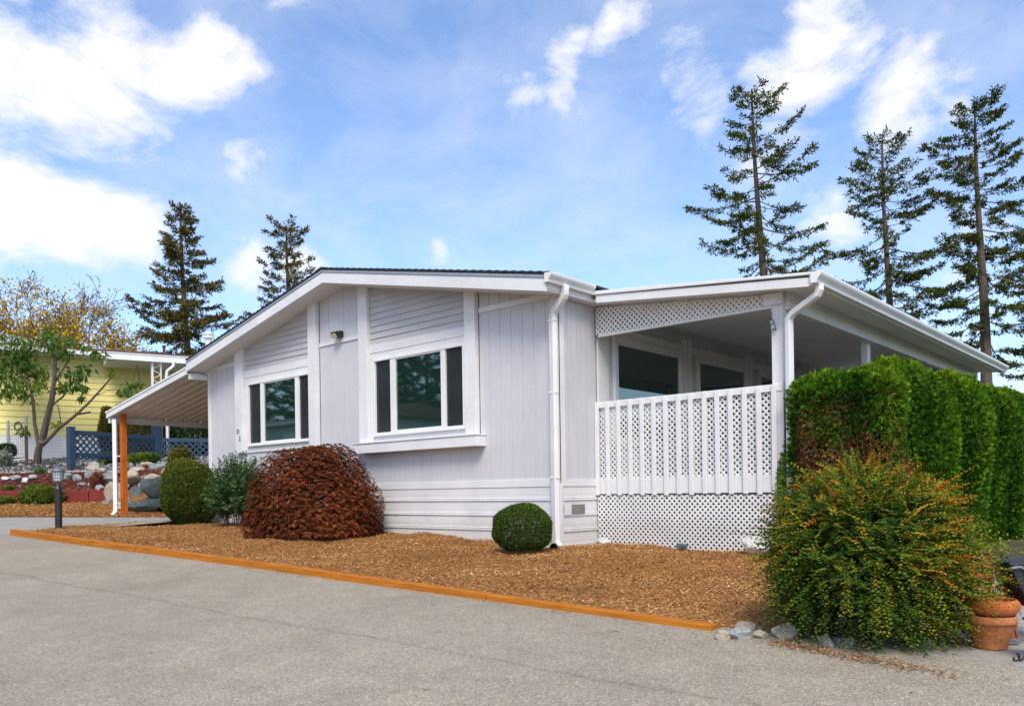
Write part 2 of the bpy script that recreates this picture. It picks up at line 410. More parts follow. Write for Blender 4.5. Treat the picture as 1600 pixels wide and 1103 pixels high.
# ------------------------------------------------------------------ mesh helpers
ORG = {}
def origin(o): return ORG.get(o.name, (0, 0, 0)) if o is not None else (0, 0, 0)
def thing(name, label, cat, loc=(0, 0, 0), group=None):
    o = bpy.data.objects.new(name, None)
    COL.objects.link(o)
    o.empty_display_size = .2
    o.location = loc
    ORG[o.name] = tuple(loc)
    tag(o, label, cat, group)
    return o
def tag(o, label=None, cat=None, group=None, kind=None):
    if label: o['label'] = label
    if cat: o['category'] = cat
    if group: o['group'] = group
    if kind: o['kind'] = kind
    return o
class MB:
    def __init__(s): s.v = []; s.f = []
    def add(s, vs, fs):
        n = len(s.v)
        s.v += [tuple(map(float, q)) for q in vs]
        s.f += [tuple(i + n for i in f) for f in fs]
        return s
    def box(s, x0, x1, y0, y1, z0, z1):
        return s.add([(x0, y0, z0), (x1, y0, z0), (x1, y1, z0), (x0, y1, z0), (x0, y0, z1), (x1, y0, z1), (x1, y1, z1), (x0, y1, z1)],
                     [(0, 3, 2, 1), (4, 5, 6, 7), (0, 1, 5, 4), (1, 2, 6, 5), (2, 3, 7, 6), (3, 0, 4, 7)])
    def obox(s, c, ax, hx, hy, z0, z1):
        """box with horizontal axis direction ax (2d), half sizes, z range"""
        a = np.array(ax, float); a /= np.linalg.norm(a); b = np.array((-a[1], a[0]))
        c = np.array(c, float)
        q = [c + a * hx * i + b * hy * j for i, j in ((-1, -1), (1, -1), (1, 1), (-1, 1))]
        return s.add([(p[0], p[1], z0) for p in q] + [(p[0], p[1], z1) for p in q],
                     [(0, 3, 2, 1), (4, 5, 6, 7), (0, 1, 5, 4), (1, 2, 6, 5), (2, 3, 7, 6), (3, 0, 4, 7)])
    def prism(s, poly, off):
        """closed polygon (3d points, planar) extruded by vector off"""
        n = len(poly)
        off = np.array(off, float)
        p = [np.array(q, float) for q in poly]
        fs = [tuple(range(n))[::-1], tuple(range(n, 2 * n))]
        fs += [(i, (i + 1) % n, n + (i + 1) % n, n + i) for i in range(n)]
        return s.add(p + [q + off for q in p], fs)
    def tube(s, pts, rad, sides=8, caps=True):
        pts = [np.array(p, float) for p in pts]
        if not hasattr(rad, '__len__'): rad = [rad] * len(pts)
        vs = []; fs = []
        up = None
        for i, p in enumerate(pts):
            d = pts[min(i + 1, len(pts) - 1)] - pts[max(i - 1, 0)]
            d = d / (np.linalg.norm(d) + 1e-9)
            if up is None or abs(up @ d) > .95:
                up = np.array((0, 0, 1.)) if abs(d[2]) < .9 else np.array((1., 0, 0))
            a = np.cross(d, up); a /= np.linalg.norm(a) + 1e-9
            b = np.cross(d, a)
            up = np.cross(a, d)
            for k in range(sides):
                th = 2 * math.pi * (k + .5) / sides
                vs.append(p + (a * math.cos(th) + b * math.sin(th)) * rad[i])
        for i in range(len(pts) - 1):
            for k in range(sides):
                k2 = (k + 1) % sides
                fs.append((i * sides + k, i * sides + k2, (i + 1) * sides + k2, (i + 1) * sides + k))
        if caps:
            fs.append(tuple(range(sides))[::-1])
            fs.append(tuple((len(pts) - 1) * sides + k for k in range(sides)))
        return s.add(vs, fs)
    def lathe(s, prof, c=(0, 0, 0), sides=24, close=True):
        vs = []; fs = []
        for r, z in prof:
            for k in range(sides):
                th = 2 * math.pi * k / sides
                vs.append((c[0] + r * math.cos(th), c[1] + r * math.sin(th), c[2] + z))
        for i in range(len(prof) - 1):
            for k in range(sides):
                k2 = (k + 1) % sides
                fs.append((i * sides + k, i * sides + k2, (i + 1) * sides + k2, (i + 1) * sides + k))
        if close:
            fs.append(tuple(range(sides))[::-1])
            fs.append(tuple((len(prof) - 1) * sides + k for k in range(sides)))
        return s.add(vs, fs)
    def build(s, name, mat, parent=None, bevel=0, smooth=False, label=None, cat=None, group=None, kind=None, loc=None):
        o0 = np.array(origin(parent)) if parent is not None else np.array(loc if loc is not None else (0, 0, 0), float)
        me = bpy.data.meshes.new(name)
        vv = (np.array(s.v) - o0) if len(s.v) else np.zeros((0, 3))
        me.from_pydata(vv.tolist(), [], s.f)
        me.materials.append(M[mat] if isinstance(mat, str) else mat)
        o = bpy.data.objects.new(name, me)
        COL.objects.link(o)
        if parent is not None: o.parent = parent
        else: o.location = tuple(o0)
        ORG[o.name] = tuple(o0)
        if smooth:
            me.polygons.foreach_set('use_smooth', [True] * len(me.polygons))
        bm = bmesh.new(); bm.from_mesh(me); bmesh.ops.recalc_face_normals(bm, faces=bm.faces); bm.to_mesh(me); bm.free()
        if bevel:
            md = o.modifiers.new('bevel', 'BEVEL'); md.width = bevel; md.segments = 2; md.limit_method = 'ANGLE'
        tag(o, label, cat, group, kind)
        return o
def unit(a):
    return a / (np.linalg.norm(a, axis=-1, keepdims=True) + 1e-9)
def leaf_obj(name, P, A, N, L, Wd, T, mat, parent=None, fold=.15, mid=.45, **tags):
    """one mesh of leaf-shaped quads: base P, axis A, normal N, length L, width Wd, tint T"""
    P = np.asarray(P, float); n = len(P)
    A = unit(np.asarray(A, float)); N = np.asarray(N, float)
    S = unit(np.cross(A, N)); N = np.cross(S, A)
    L = np.broadcast_to(np.asarray(L, float), (n,))[:, None]
    Wd = np.broadcast_to(np.asarray(Wd, float), (n,))[:, None]
    o0 = np.array(origin(parent)) if parent is not None else np.zeros(3)
    v = np.empty((n, 4, 3))
    v[:, 0] = P
    v[:, 1] = P + A * L * mid + S * Wd / 2 + N * Wd * fold
    v[:, 2] = P + A * L
    v[:, 3] = P + A * L * mid - S * Wd / 2 + N * Wd * fold
    v = (v - o0).reshape(-1, 3)
    me = bpy.data.meshes.new(name)
    me.vertices.add(4 * n); me.loops.add(4 * n); me.polygons.add(n)
    me.vertices.foreach_set('co', v.astype(np.float32).ravel())
    me.loops.foreach_set('vertex_index', np.arange(4 * n, dtype=np.int32))
    me.polygons.foreach_set('loop_start', np.arange(0, 4 * n, 4, dtype=np.int32))
    me.polygons.foreach_set('loop_total', np.full(n, 4, dtype=np.int32))
    at = me.attributes.new('t', 'FLOAT', 'POINT')
    at.data.foreach_set('value', np.repeat(np.clip(T, 0, 1), 4).astype(np.float32))
    me.update(); me.validate()
    me.materials.append(M[mat] if isinstance(mat, str) else mat)
    o = bpy.data.objects.new(name, me)
    COL.objects.link(o)
    if parent is not None: o.parent = parent
    ORG[o.name] = tuple(o0)
    tag(o, **tags)
    return o
def rand_dirs(n, rng=RNG):
    return unit(rng.normal(size=(n, 3)))
def copy_tree(root, loc, scale=1.0, rotz=0, label=None, group=None):
    r = root.copy(); COL.objects.link(r)
    r.location = loc; r.scale = (scale,) * 3 if not hasattr(scale, '__len__') else scale; r.rotation_euler = (0, 0, rotz)
    if label: r['label'] = label
    if group: r['group'] = group
    for ch in list(root.children):
        c = ch.copy(); COL.objects.link(c); c.parent = r
        for g in ch.children:
            d = g.copy(); COL.objects.link(d); d.parent = c
    return r
def clip_poly(poly, clip):
    """Sutherland-Hodgman, 2d, clip convex counter-clockwise"""
    outp = list(poly)
    for i in range(len(clip)):
        a = clip[i]; b = clip[(i + 1) % len(clip)]
        inp = outp; outp = []
        if not inp: return []
        side = lambda p: (b[0] - a[0]) * (p[1] - a[1]) - (b[1] - a[1]) * (p[0] - a[0])
        for j in range(len(inp)):
            p = inp[j]; q = inp[(j + 1) % len(inp)]
            sp, sq = side(p), side(q)
            if sp >= 0: outp.append(p)
            if sp * sq < 0:
                k = sp / (sp - sq)
                outp.append((p[0] + (q[0] - p[0]) * k, p[1] + (q[1] - p[1]) * k))
    return outp
def lattice(clip, pitch, width, to3, thick, nrm):
    """diagonal crossed slats clipped to polygon clip (2d ccw); to3 maps (a,z)->3d; nrm = 3d unit normal"""
    mb = MB()
    xs = [p[0] for p in clip]; zs = [p[1] for p in clip]
    x0, x1, z0, z1 = min(xs), max(xs), min(zs), max(zs)
    H = z1 - z0
    hw = width * math.sqrt(2) / 2
    nrm = np.array(nrm, float)
    for sgn, lay in ((1, 0), (-1, 1)):
        k = x0 - H
        while k < x1 + H:
            if sgn > 0: q = [(k - hw, z0), (k + hw, z0), (k + H + hw, z1), (k + H - hw, z1)]
            else: q = [(k - hw, z0), (k + hw, z0), (k - H + hw, z1), (k - H - hw, z1)]
            c = clip_poly(q, clip)
            if len(c) >= 3:
                mb.prism([np.array(to3(*p)) + nrm * thick * lay for p in c], nrm * thick * .96)
            k += pitch
    return mb

# ------------------------------------------------------------------ ground heights
def road_z(x, y):
    x = np.clip(x, -40, 18); y = np.clip(y, -15, 4)
    return -.17 - .021 * (x - 4.02) + .0495 * (y + 3.5)
def vz(x, y): return (x - CAM[0]) * VD[0] + (y - CAM[1]) * VD[1]
def vx(x, y): return (x - CAM[0]) * VR[0] + (y - CAM[1]) * VR[1]
def from_v(X, Z): return CAM[0] + X * VR[0] + Z * VD[0], CAM[1] + X * VR[1] + Z * VD[1]
def smooth(a, b, x):
    t = np.clip((x - a) / (b - a), 0, 1)
    return t * t * (3 - 2 * t)
def yard_z(x, y):
    """the raised yard on the left: slope, step behind the red board, gravel terrace"""
    Z = vz(x, y); X = vx(x, y)
    base = np.minimum(road_z(x, y), .32) + .0
    boards = np.interp(Z, [19.0, 19.6, 21.45, 21.55, 23.0, 27.0, 45], [.0, .03, .30, .60, 1.14, 1.72, 1.9])
    rocks = np.interp(Z, [19.0, 20.5, 22.3, 23.2, 27.0, 45], [.0, .05, 1.22, 1.30, 1.72, 1.9])
    k = smooth(-10.9, -10.2, X)
    up = boards * (1 - k) + rocks * k
    m = smooth(-12.9, -14.3, x)
    return base + up * m
FAC_X = [-10, -9, -3.6, -1.2, 0, 2.2, 4.5]
FAC_Z = [.22, .18, .14, .06, .01, -.01, -.08]
BL_Y = [-3.5, -2.75, -2.0, -1.2, -.5, 0]
BL_X = [-9.46, -9.84, -10.06, -9.89, -9.45, -9.29]
def bed_z(x, y):
    front = road_z(x, -3.5) + np.interp(x, [-9.3, 3.98, 4.15], [.07, .018, -.03])
    back = np.interp(x, FAC_X, FAC_Z)
    t = smooth(-3.45, -.2, y)
    n = .018 * np.sin(x * 2.1 + y * 1.3) + .014 * np.sin(x * 4.7 - y * 3.1) + .008 * np.sin(x * 9 + y * 8)
    z = front * (1 - t) + back * t + n * np.clip((y + 3.45) * 2, 0, 1)
    k = smooth(.0, .45, x - np.interp(y, BL_Y, BL_X))
    return np.where(x < -8.5, (road_z(x, y) - .004) * (1 - k) + z * k, z)
def grid_sheet(name, mat, xs, ys, zf, keep=None, kind='structure', conv=None, smooth_=True):
    xs = np.asarray(xs); ys = np.asarray(ys)
    gx, gy = np.meshgrid(xs, ys, indexing='ij')
    if conv: gx, gy = conv(gx, gy)
    gz = zf(gx, gy)
    nx, ny = gx.shape
    vs = np.stack([gx, gy, gz], -1).reshape(-1, 3)
    fs = []
    cx = (gx[:-1, :-1] + gx[1:, 1:]) / 2; cy = (gy[:-1, :-1] + gy[1:, 1:]) / 2
    kp = np.ones(cx.shape, bool) if keep is None else keep(cx, cy)
    for i in range(nx - 1):
        for j in range(ny - 1):
            if kp[i, j]: fs.append((i * ny + j, (i + 1) * ny + j, (i + 1) * ny + j + 1, i * ny + j + 1))
    used = sorted({i for f in fs for i in f}); mp_ = {u: k for k, u in enumerate(used)}
    mb = MB(); mb.v = [tuple(vs[u]) for u in used]; mb.f = [tuple(mp_[i] for i in f) for f in fs]
    return mb.build(name, mat, kind=kind, smooth=smooth_)

# ground: one sheet out to the horizon, always a little below what lies on it
xs = np.concatenate([[-900, -400, -200, -100, -60], np.arange(-40, 18.1, 1.0), [30, 60, 120, 300, 900]])
ys = np.concatenate([[-900, -300, -120, -60, -30], np.arange(-20, 30.1, 1.0), [45, 70, 120, 300, 900]])
def ground_z(x, y):
    return np.where(x < -12.5, yard_z(x, y), np.minimum(road_z(x, y), .15)) - .22
grid_sheet('ground', 'earth', xs, ys, ground_z)
# road
mb = MB()
rp = [(-60, -15), (60, -15), (60, -3.55), (4.35, -3.55), (-9.2, -3.55), (-9.2, -.2), (-12, -.9), (-60, -14)]
rp = [(-40, -15), (18, -15), (18, -3.3), (-9.2, -3.5), (-9.2, .0), (-10.1, -.12), (-15.2, -2.05), (-40, -11.5)]
mb.v = [(x, y, float(road_z(x, y))) for x, y in rp]
mb.f = [(0, 1, 2, 3, 7), (3, 4, 5, 6, 7)]
mb.build('road', 'asphalt', kind='structure')
# concrete apron and path at the left
mb = MB()
sp = [(-9.42, -3.47), (-9.8, -2.75), (-10.02, -2.0), (-9.85, -1.2), (-9.41, -.5), (-9.25, .02), (-10.12, -.14), (-15.2, -2.08), (-32, -8.4), (-32, -11.8)]
mb.prism([(x, y, float(road_z(x, y)) - .05) for x, y in sp], (0, 0, .056))
mb.build('path', 'concrete', kind='structure')
# driveway on the right
mb = MB()
dp = [(4.62, -3.42), (18, -3.42), (18, 16), (4.0, 16), (4.0, -1.0), (4.35, -2.9)]
mb.prism([(x, y, -.164 - .021 * (x - 4.02) + .02 * (min(y, 4) + 3.5) - .06) for x, y in dp], (0, 0, .06))
mb.build('driveway', 'concrete', kind='structure')
# the bark mulch bed in front of the house
def bed_left(y): return np.interp(y, [-3.5, -2.75, -2.0, -1.2, -.5, 0], [-9.46, -9.84, -10.06, -9.89, -9.45, -9.29])
def in_bed(x, y):
    right = np.interp(y, [-3.5, -2.6, .9], [4.55, 4.75, 4.1])
    return (y > -3.46) & (x > bed_left(y)) & (x < right) & ((y < .02) | ((x > -.02) & (y < 1.0)))
grid_sheet('mulch_bed', 'mulch', np.arange(-10.2, 4.81, .1), np.arange(-3.46, 1.05, .1), bed_z, in_bed)
# mulch yard, red planting slope and gravel terrace at the left
def past_path(x, y):   # beyond the far edge of the path
    return (y + .10) - (x + 10.12) * (1.94 / 5.08) > 0
def in_yard(x, y): return past_path(x, y) & (x < -9.12)
grid_sheet('mulch_yard', 'mulch', np.arange(-16, -2, .2), np.arange(17, 21.5, .15), lambda x, y: yard_z(x, y) + .01,
           lambda x, y: in_yard(x, y), conv=from_v)
grid_sheet('carport_floor', 'mulch', np.arange(-14, -9.1, .3), np.arange(0, 9, .3), lambda x, y: np.minimum(road_z(x, y), .30) + 0 * x)
grid_sheet('planting_slope', 'redmulch', np.arange(-16, -4, .2), np.arange(21.52, 23.05, .1), lambda x, y: yard_z(x, y) + .012,
           lambda x, y: x < -13.6, conv=from_v)
grid_sheet('gravel_terrace', 'gravel', np.arange(-26, -2, .3), np.arange(23.0, 34, .25), lambda x, y: yard_z(x, y) + .014,
           lambda x, y: x < -13.6, conv=from_v)

# loose material
def chips(name, mat, pts, Lr, Wr, rng, tilt=.35, parent=None, lift=.004):
    n = len(pts)
    az = rng.uniform(0, 2 * np.pi, n)
    A = np.stack([np.cos(az), np.sin(az), rng.normal(0, tilt, n)], -1)
    N = np.stack([rng.normal(0, tilt, n), rng.normal(0, tilt, n), np.ones(n)], -1)
    P = np.array(pts); P[:, 2] += lift + rng.uniform(0, .012, n)
    return leaf_obj(name, P, A, N, rng.uniform(*Lr, n), rng.uniform(*Wr, n), np.clip(rng.beta(1.6, 1.8, n) + .16 * np.sin(P[:, 0] * 1.7 + 2 * np.sin(P[:, 1] * 1.3)) * np.sin(P[:, 1] * 2.3 + P[:, 0] * .9) + .04, 0, 1), mat, parent, 0.05, .5, kind='stuff')
n = 120000
x = RNG.uniform(-10.1, 4.75, n); y = RNG.uniform(-3.46, 1.0, n)
k = in_bed(x, y); x = x[k]; y = y[k]
o = chips('mulch_chips', 'chip', np.stack([x, y, bed_z(x, y)], -1), (.012, .045), (.006, .015), RNG)
o['label'] = 'orange brown bark chips covering the bed in front of the house'; o['category'] = 'mulch'
X = RNG.uniform(-15, -4, 26000); Z = RNG.uniform(17, 21.45, 26000)
x, y = from_v(X, Z); k = in_yard(x, y); x = x[k]; y = y[k]
o = chips('mulch_chips', 'chip', np.stack([x, y, yard_z(x, y) + .01], -1), (.03, .08), (.012, .03), RNG)
o['label'] = 'orange brown bark chips between the path and the red board'; o['category'] = 'mulch'
X = RNG.uniform(-15.5, -7, 9000); Z = RNG.uniform(21.6, 23, 9000)
x, y = from_v(X, Z); k = x < -13.6; x = x[k]; y = y[k]
o = chips('red_mulch_chips', 'redchip', np.stack([x, y, yard_z(x, y) + .015], -1), (.04, .09), (.02, .04), RNG)
o['label'] = 'dark red mulch on the slope above the red board'; o['category'] = 'mulch'
X = RNG.uniform(-18, -7, 22000); Z = RNG.uniform(23.02, 28, 22000)
x, y = from_v(X, Z); k = x < -13.6; x = x[k]; y = y[k]
o = chips('gravel_stones', 'pebble', np.stack([x, y, yard_z(x, y) + .016], -1), (.04, .11), (.03, .08), RNG, .5)
o['label'] = 'grey gravel on the terrace under the blue fence'; o['category'] = 'gravel'

# ------------------------------------------------------------------ edging timbers
TG = 'orange timbers edging the mulch bed'
ends = [-9.33, -4.45, -.2, 2.02, 4.02]
TL = ['orange landscape timber at the far left end of the bed, beside the lamp', 'orange landscape timber second from the left, in front of the red maple',
      'orange landscape timber third from the left, in front of the boxwood ball', 'rightmost orange landscape timber, ending at the small rocks']
for i in range(4):
    xa, xb = ends[i] + .004, ends[i + 1] - .004
    za, zb = float(road_z(xa, -3.5)), float(road_z(xb, -3.5))
    mb = MB()
    j = [(-.012, 0), (.010, .004), (-.006, .003), (.0, -.004)][i]
    q = [(xa, -3.55 + j[0], za - .06), (xb, -3.55 + j[0], zb - .06), (xb, -3.45 + j[0], zb - .06), (xa, -3.45 + j[0], za - .06)]
    ha, hb_ = [float(np.interp(v_, [-9.33, 4.02], [.10, .040])) + j[1] for v_ in (xa, xb)]
    mb.add(q + [(p[0], p[1], (za if k_ in (0, 3) else zb) + (ha if k_ in (0, 3) else hb_)) for k_, p in enumerate(q)], [(0, 3, 2, 1), (4, 5, 6, 7), (0, 1, 5, 4), (1, 2, 6, 5), (2, 3, 7, 6), (3, 0, 4, 7)])
    mb.build('landscape_timber', 'timber', bevel=.008, label=TL[i], cat='timber', group=TG, loc=(xa, -3.5, za))

# ------------------------------------------------------------------ the house
H = thing('mobile_home', 'pale lavender grey mobile home with white trim and low gable roof', 'house', (-4.54, 0, 0))
WL, WR, RX = -9.07, 0.0, -4.5
SL = .204
def rake_z(x): return 4.19 - SL * abs(x - RX)      # underside of rake board / soffit line at the wall
def soff(x): return rake_z(x) - .0
HL = 14.0                                          # house length
# backing walls (dark, behind the siding)
mb = MB()
mb.prism([(WL + .02, .03, .1), (WR - .02, .03, .1), (WR - .02, .03, rake_z(0) + .05), (RX, .03, 4.22), (WL + .02, .03, rake_z(WL) + .05)], (0, HL - .06, 0))
mb.build('wall_core', 'dark_gap', H)
def grooved_panel(name, x0, x1, zb, ztop, mat='siding', pitch=.203, groove=.008, y=0.0, start=None):
    """sheet of vertical grooved siding: strips between narrow grooves; ztop is a function of x"""
    mb = MB()
    xx = x0 if start is None else start
    edges = [x0]
    k = math.ceil((x0 - (start or 0)) / pitch) * pitch + (start or 0)
    while k < x1 - .03:
        if k > x0 + .03: edges.append(k)
        k += pitch
    edges.append(x1)
    for a, b in zip(edges[:-1], edges[1:]):
        aa = a + (groove / 2 if a != x0 else 0); bb = b - (groove / 2 if b != x1 else 0)
        pts = [(aa, y, zb), (bb, y, zb), (bb, y, ztop(bb))]
        if aa < RX < bb: pts.append((RX, y, ztop(RX)))
        pts.append((aa, y, ztop(aa)))
        mb.prism(pts, (0, .012, 0))
    mb.box(x0, x1, y + .006, y + .02, zb, min(ztop(x0), ztop(x1)))
    return mb.build(name, mat, H)
FB = .80            # bottom of siding
top = lambda x: rake_z(x) + .02
cst = lambda z: (lambda x: z)
grooved_panel('siding_panel', -9.0, -7.92, FB + .1, cst(3.262))
grooved_panel('siding_panel', -9.0, -7.92, 3.338, top)
grooved_panel('siding_panel', -7.63, -5.47, FB + .1, cst(1.56))
grooved_panel('siding_panel', -5.22, -4.07, FB + .1, cst(3.272), start=-4.55, pitch=.41)
grooved_panel('siding_panel', -5.22, -4.07, 3.335, top, start=-4.55, pitch=.41)
grooved_panel('siding_panel', -4.07, -1.41, FB + .1, cst(1.50))
grooved_panel('siding_panel', -1.41, -.115, FB + .1, cst(3.262))
grooved_panel('siding_panel', -1.41, -.115, 3.338, top)
# strips of siding behind the battens, below their ends
grooved_panel('siding_panel', -7.92, -7.63, FB + .1, cst(1.56))
grooved_panel('siding_panel', -5.47, -5.22, FB + .1, cst(1.56))
# trim boards on the front
def board(x0, x1, z0, z1, proud=.02, name='trim_board', mat='trim', y=0.0, bevel=.003):
    return MB().box(x0, x1, y - proud, y + .004, z0, z1).build(name, mat, H, bevel=bevel)
board(WL - .012, WL + .07, FB + .101, rake_z(WL) + .03, .022, 'corner_board')
board(-.115, .022, FB, rake_z(-.06), .022, 'corner_board')
board(WL + .07, -7.92, 3.262, 3.338)
board(-5.22, -4.07, 3.272, 3.335)
board(-1.41, -.117, 3.262, 3.338)
board(WL - .01, -.117, FB, FB + .1, .018)
def batten(x0, x1, zb):
    mb = MB()
    zt0, zt1 = rake_z(x0) + .015, rake_z(x1) + .015
    mb.prism([(x0, -.085, zb), (x1, -.085, zb), (x1, -.085, zt1), (x0, -.085, zt0)], (0, .09, 0))
    mb.build('batten', 'trim', H, bevel=.004)
for a, b, zb in ((-7.92, -7.66, 1.556), (-5.47, -5.24, 1.556), (-4.06, -3.835, 1.554), (-1.635, -1.425, 1.554)):
    batten(a, b, zb)
# window bays
def bay(x0, x1, boards_n, win, panes, ledge):
    wx0, wx1, wz0, wz1 = win
    # header band, lap boards above
    MB().box(x0, x1, -.03, .004, 2.985, 3.115).build('header_board', 'trim', H, bevel=.003)
    z = 3.116
    i = 0
    while z < max(rake_z(x0), rake_z(x1)):
        z1 = z + .0995
        quad = [(x0, z), (x1, z), (x1, z1), (x0, z1)]
        top_clip = [(x0 - .1, 2.0), (x1 + .1, 2.0), (x1 + .1, rake_z(x1 + .1) + .02), (x0 - .1, rake_z(x0 - .1) + .02)]
        c = clip_poly(quad, top_clip)
        if len(c) >= 3:
            mb = MB()
            # lapped: lower edge proud of the upper edge
            f = [(p[0], -.006 - .016 * (z1 - p[1]) / .1, p[1]) for p in c]
            bck = [(p[0], .010, p[1]) for p in c]
            nn = len(c)
            mb.add(f + bck, [tuple(range(nn)), tuple(range(nn, 2 * nn))[::-1]] + [(k, nn + k, nn + (k + 1) % nn, (k + 1) % nn) for k in range(nn)])
            mb.build('siding_board', 'lap', H)
        z += .1
        i += 1
    # casing round the window
    MB().box(x0, x1, -.022, .004, wz1 + .002, 2.984).build('casing_board', 'trim', H, bevel=.003)
    MB().box(x0, wx0 - .002, -.022, .004, 1.555, wz1).build('casing_board', 'trim', H, bevel=.003)
    if x1 > wx1 + .03: MB().box(wx1 + .002, x1, -.022, .004, 1.555, wz1).build('casing_board', 'trim', H, bevel=.003)
    MB().box(wx0, wx1, -.022, .004, 1.555, wz0 - .002).build('casing_board', 'trim', H, bevel=.003)
    # the three-light sliding window
    w = MB()
    fw = .045
    w.box(wx0, wx1, -.05, .01, wz0, wz0 + fw); w.box(wx0, wx1, -.05, .01, wz1 - fw, wz1)
    w.box(wx0, wx0 + fw, -.0495, .01, wz0 + fw, wz1 - fw); w.box(wx1 - fw, wx1, -.0495, .01, wz0 + fw, wz1 - fw)
    fr = w.build('window', 'trim2', H, bevel=.004)
    MB().box(wx0 - .01, wx1 + .01, -.066, -.0505, wz0 - .012, wz0 + .018).build('sill', 'trim2', fr, bevel=.003)
    a, b, c, d = panes
    MB().box(wx0 + fw, a, -.010, -.004, wz0 + fw, wz1 - fw).build('screen', 'screen', fr)
    MB().box(d, wx1 - fw, -.010, -.004, wz0 + fw, wz1 - fw).build('screen', 'screen', fr)
    MB().box(b, c, -.018, -.012, wz0 + fw + .02, wz1 - fw - .02).build('pane', 'glass', fr)
    m = MB(); m.box(a, b, -.042, .008, wz0 + fw, wz1 - fw); m.build('mullion', 'trim2', fr, bevel=.003)
    m = MB(); m.box(c, d, -.042, .008, wz0 + fw, wz1 - fw); m.build('mullion', 'trim2', fr, bevel=.003)
    MB().box(b, c, -.036, .008, wz0 + fw, wz0 + fw + .02).build('sash_rail', 'trim2', fr)
    MB().box(b, c, -.036, .008, wz1 - fw - .02, wz1 - fw).build('sash_rail', 'trim2', fr)
    if ledge:
        m = MB(); m.box(ledge[0], ledge[1], -.19, .0, ledge[2], ledge[3])
        m.build('ledge', 'trim', H, bevel=.004)
        MB().box(ledge[0] - .012, ledge[1] + .012, -.205, .0, ledge[3] + .0005, ledge[3] + .016).build('ledge_cap', 'trim', H, bevel=.003)
bay(-7.655, -5.472, 9, (-7.53, -5.475, 1.68, 2.88), (-7.078, -6.966, -5.94, -5.825), None)
bay(-3.83, -1.637, 9, (-3.74, -1.67, 1.66, 2.885), (-3.32, -3.197, -2.172, -2.077), (-4.08, -1.31, 1.385, 1.535))
# skirting on the front: four ribbed panels
def skirt_profile():
    h = .205
    return [(0, 0), (.0, .014), (.016, .022), (.016, .034), (0, .042), (0, .048), (.010, .054), (0, .062), (0, .11), (.003, .113), (0, .116), (0, h)]
def skirt_run(x0, x1, axis):
    for k in range(4):
        zt = FB - k * .205
        prof = skirt_profile()
        mb = MB()
        vs = []
        for s_ in (x0, x1):
            for d, z in prof:
                p = (s_, -.008 - d, zt - .205 + z) if axis == 'x' else (.008 + d, s_, zt - .205 + z)
                vs.append(p)
        n_ = len(prof)
        mb.add(vs, [(i, i + 1, n_ + i + 1, n_ + i) for i in range(n_ - 1)])
        mb.build('skirting_panel', 'skirt', H)
skirt_run(WL, -.03, 'x')
skirt_run(.03, .82, 'y')
MB().box(-.035, .03, -.034, .035, -.03, FB + .04).build('skirting_corner', 'skirt', H, bevel=.006)
# side wall (towards the porch)
mb = MB()
edges = [.022] + [.2 + .203 * i for i in range(4)] + [.82]
for a, b in zip(edges[:-1], edges[1:]):
    mb.box(-.012, .0, a + .004, b - .004, FB + .09, 3.3)
mb.box(-.02, -.007, .0, .85, FB + .09, 3.3)
mb.build('siding_panel', 'siding', H)
MB().box(-.004, .022, -.0215, .105, FB, 3.28).build('corner_board', 'trim', H, bevel=.003)
MB().box(-.004, .018, .105, .85, FB, FB + .09).build('trim_board', 'trim', H, bevel=.003)
sv_ = MB().box(.016, .026, .055, .50, .43, .56).build('skirting_vent', 'ventm', H)
MB().box(.0262, .031, .05, .20, .425, .565).build('vent_cover', 'skirt', sv_)
# roof
mb = MB()
y0, y1 = -.47, HL + .4
def course(sx):
    nb = 33
    ex = 4.75 if sx > 0 else 4.62
    for i in range(nb):
        a = i * ex / nb; b = (i + 1) * ex / nb
        za = 4.405 - SL * a; zb = 4.405 - SL * b
        x_a, x_b = RX + sx * a, RX + sx * b
        mb.prism([(x_a, y0, za + .006), (x_b, y0, zb + .022), (x_b, y0, zb - .005), (x_a, y0, za - .020)], (0, y1 - y0, 0))
course(1); course(-1)
roof = mb.build('roof', 'shingle', H)
m = MB(); m.prism([(RX - .15, y0 - .004, 4.395), (RX, y0 - .004, 4.428), (RX + .15, y0 - .004, 4.395), (RX + .15, y0 - .004, 4.375), (RX, y0 - .004, 4.40), (RX - .15, y0 - .004, 4.375)], (0, y1 - y0 + .008, 0))
m.build('ridge_cap', 'shingle', roof)
# drip edge, rake boards, soffit
for sx in (1, -1):
    xe = .17 if sx > 0 else -9.12
    ze = 4.40 - SL * abs(xe - RX)
    m = MB(); m.prism([(RX, -.462, 4.345), (xe, -.462, ze - .055), (xe, -.462, ze - .02), (RX, -.462, 4.38)], (0, .02, 0))
    m.build('drip_edge', 'galv', roof)
    m = MB(); m.prism([(RX, -.45, 4.175), (xe, -.45, ze - .225), (xe, -.45, ze - .058), (RX, -.45, 4.343)], (0, .035, 0))
    m.build('rake_board', 'trim', H, bevel=.003)
    m = MB(); m.prism([(RX, -.414, 4.19), (xe, -.414, ze - .21), (xe, -.414, ze - .19), (RX, -.414, 4.21)], (0, .44, 0))
    m.build('soffit', 'soffit', H)
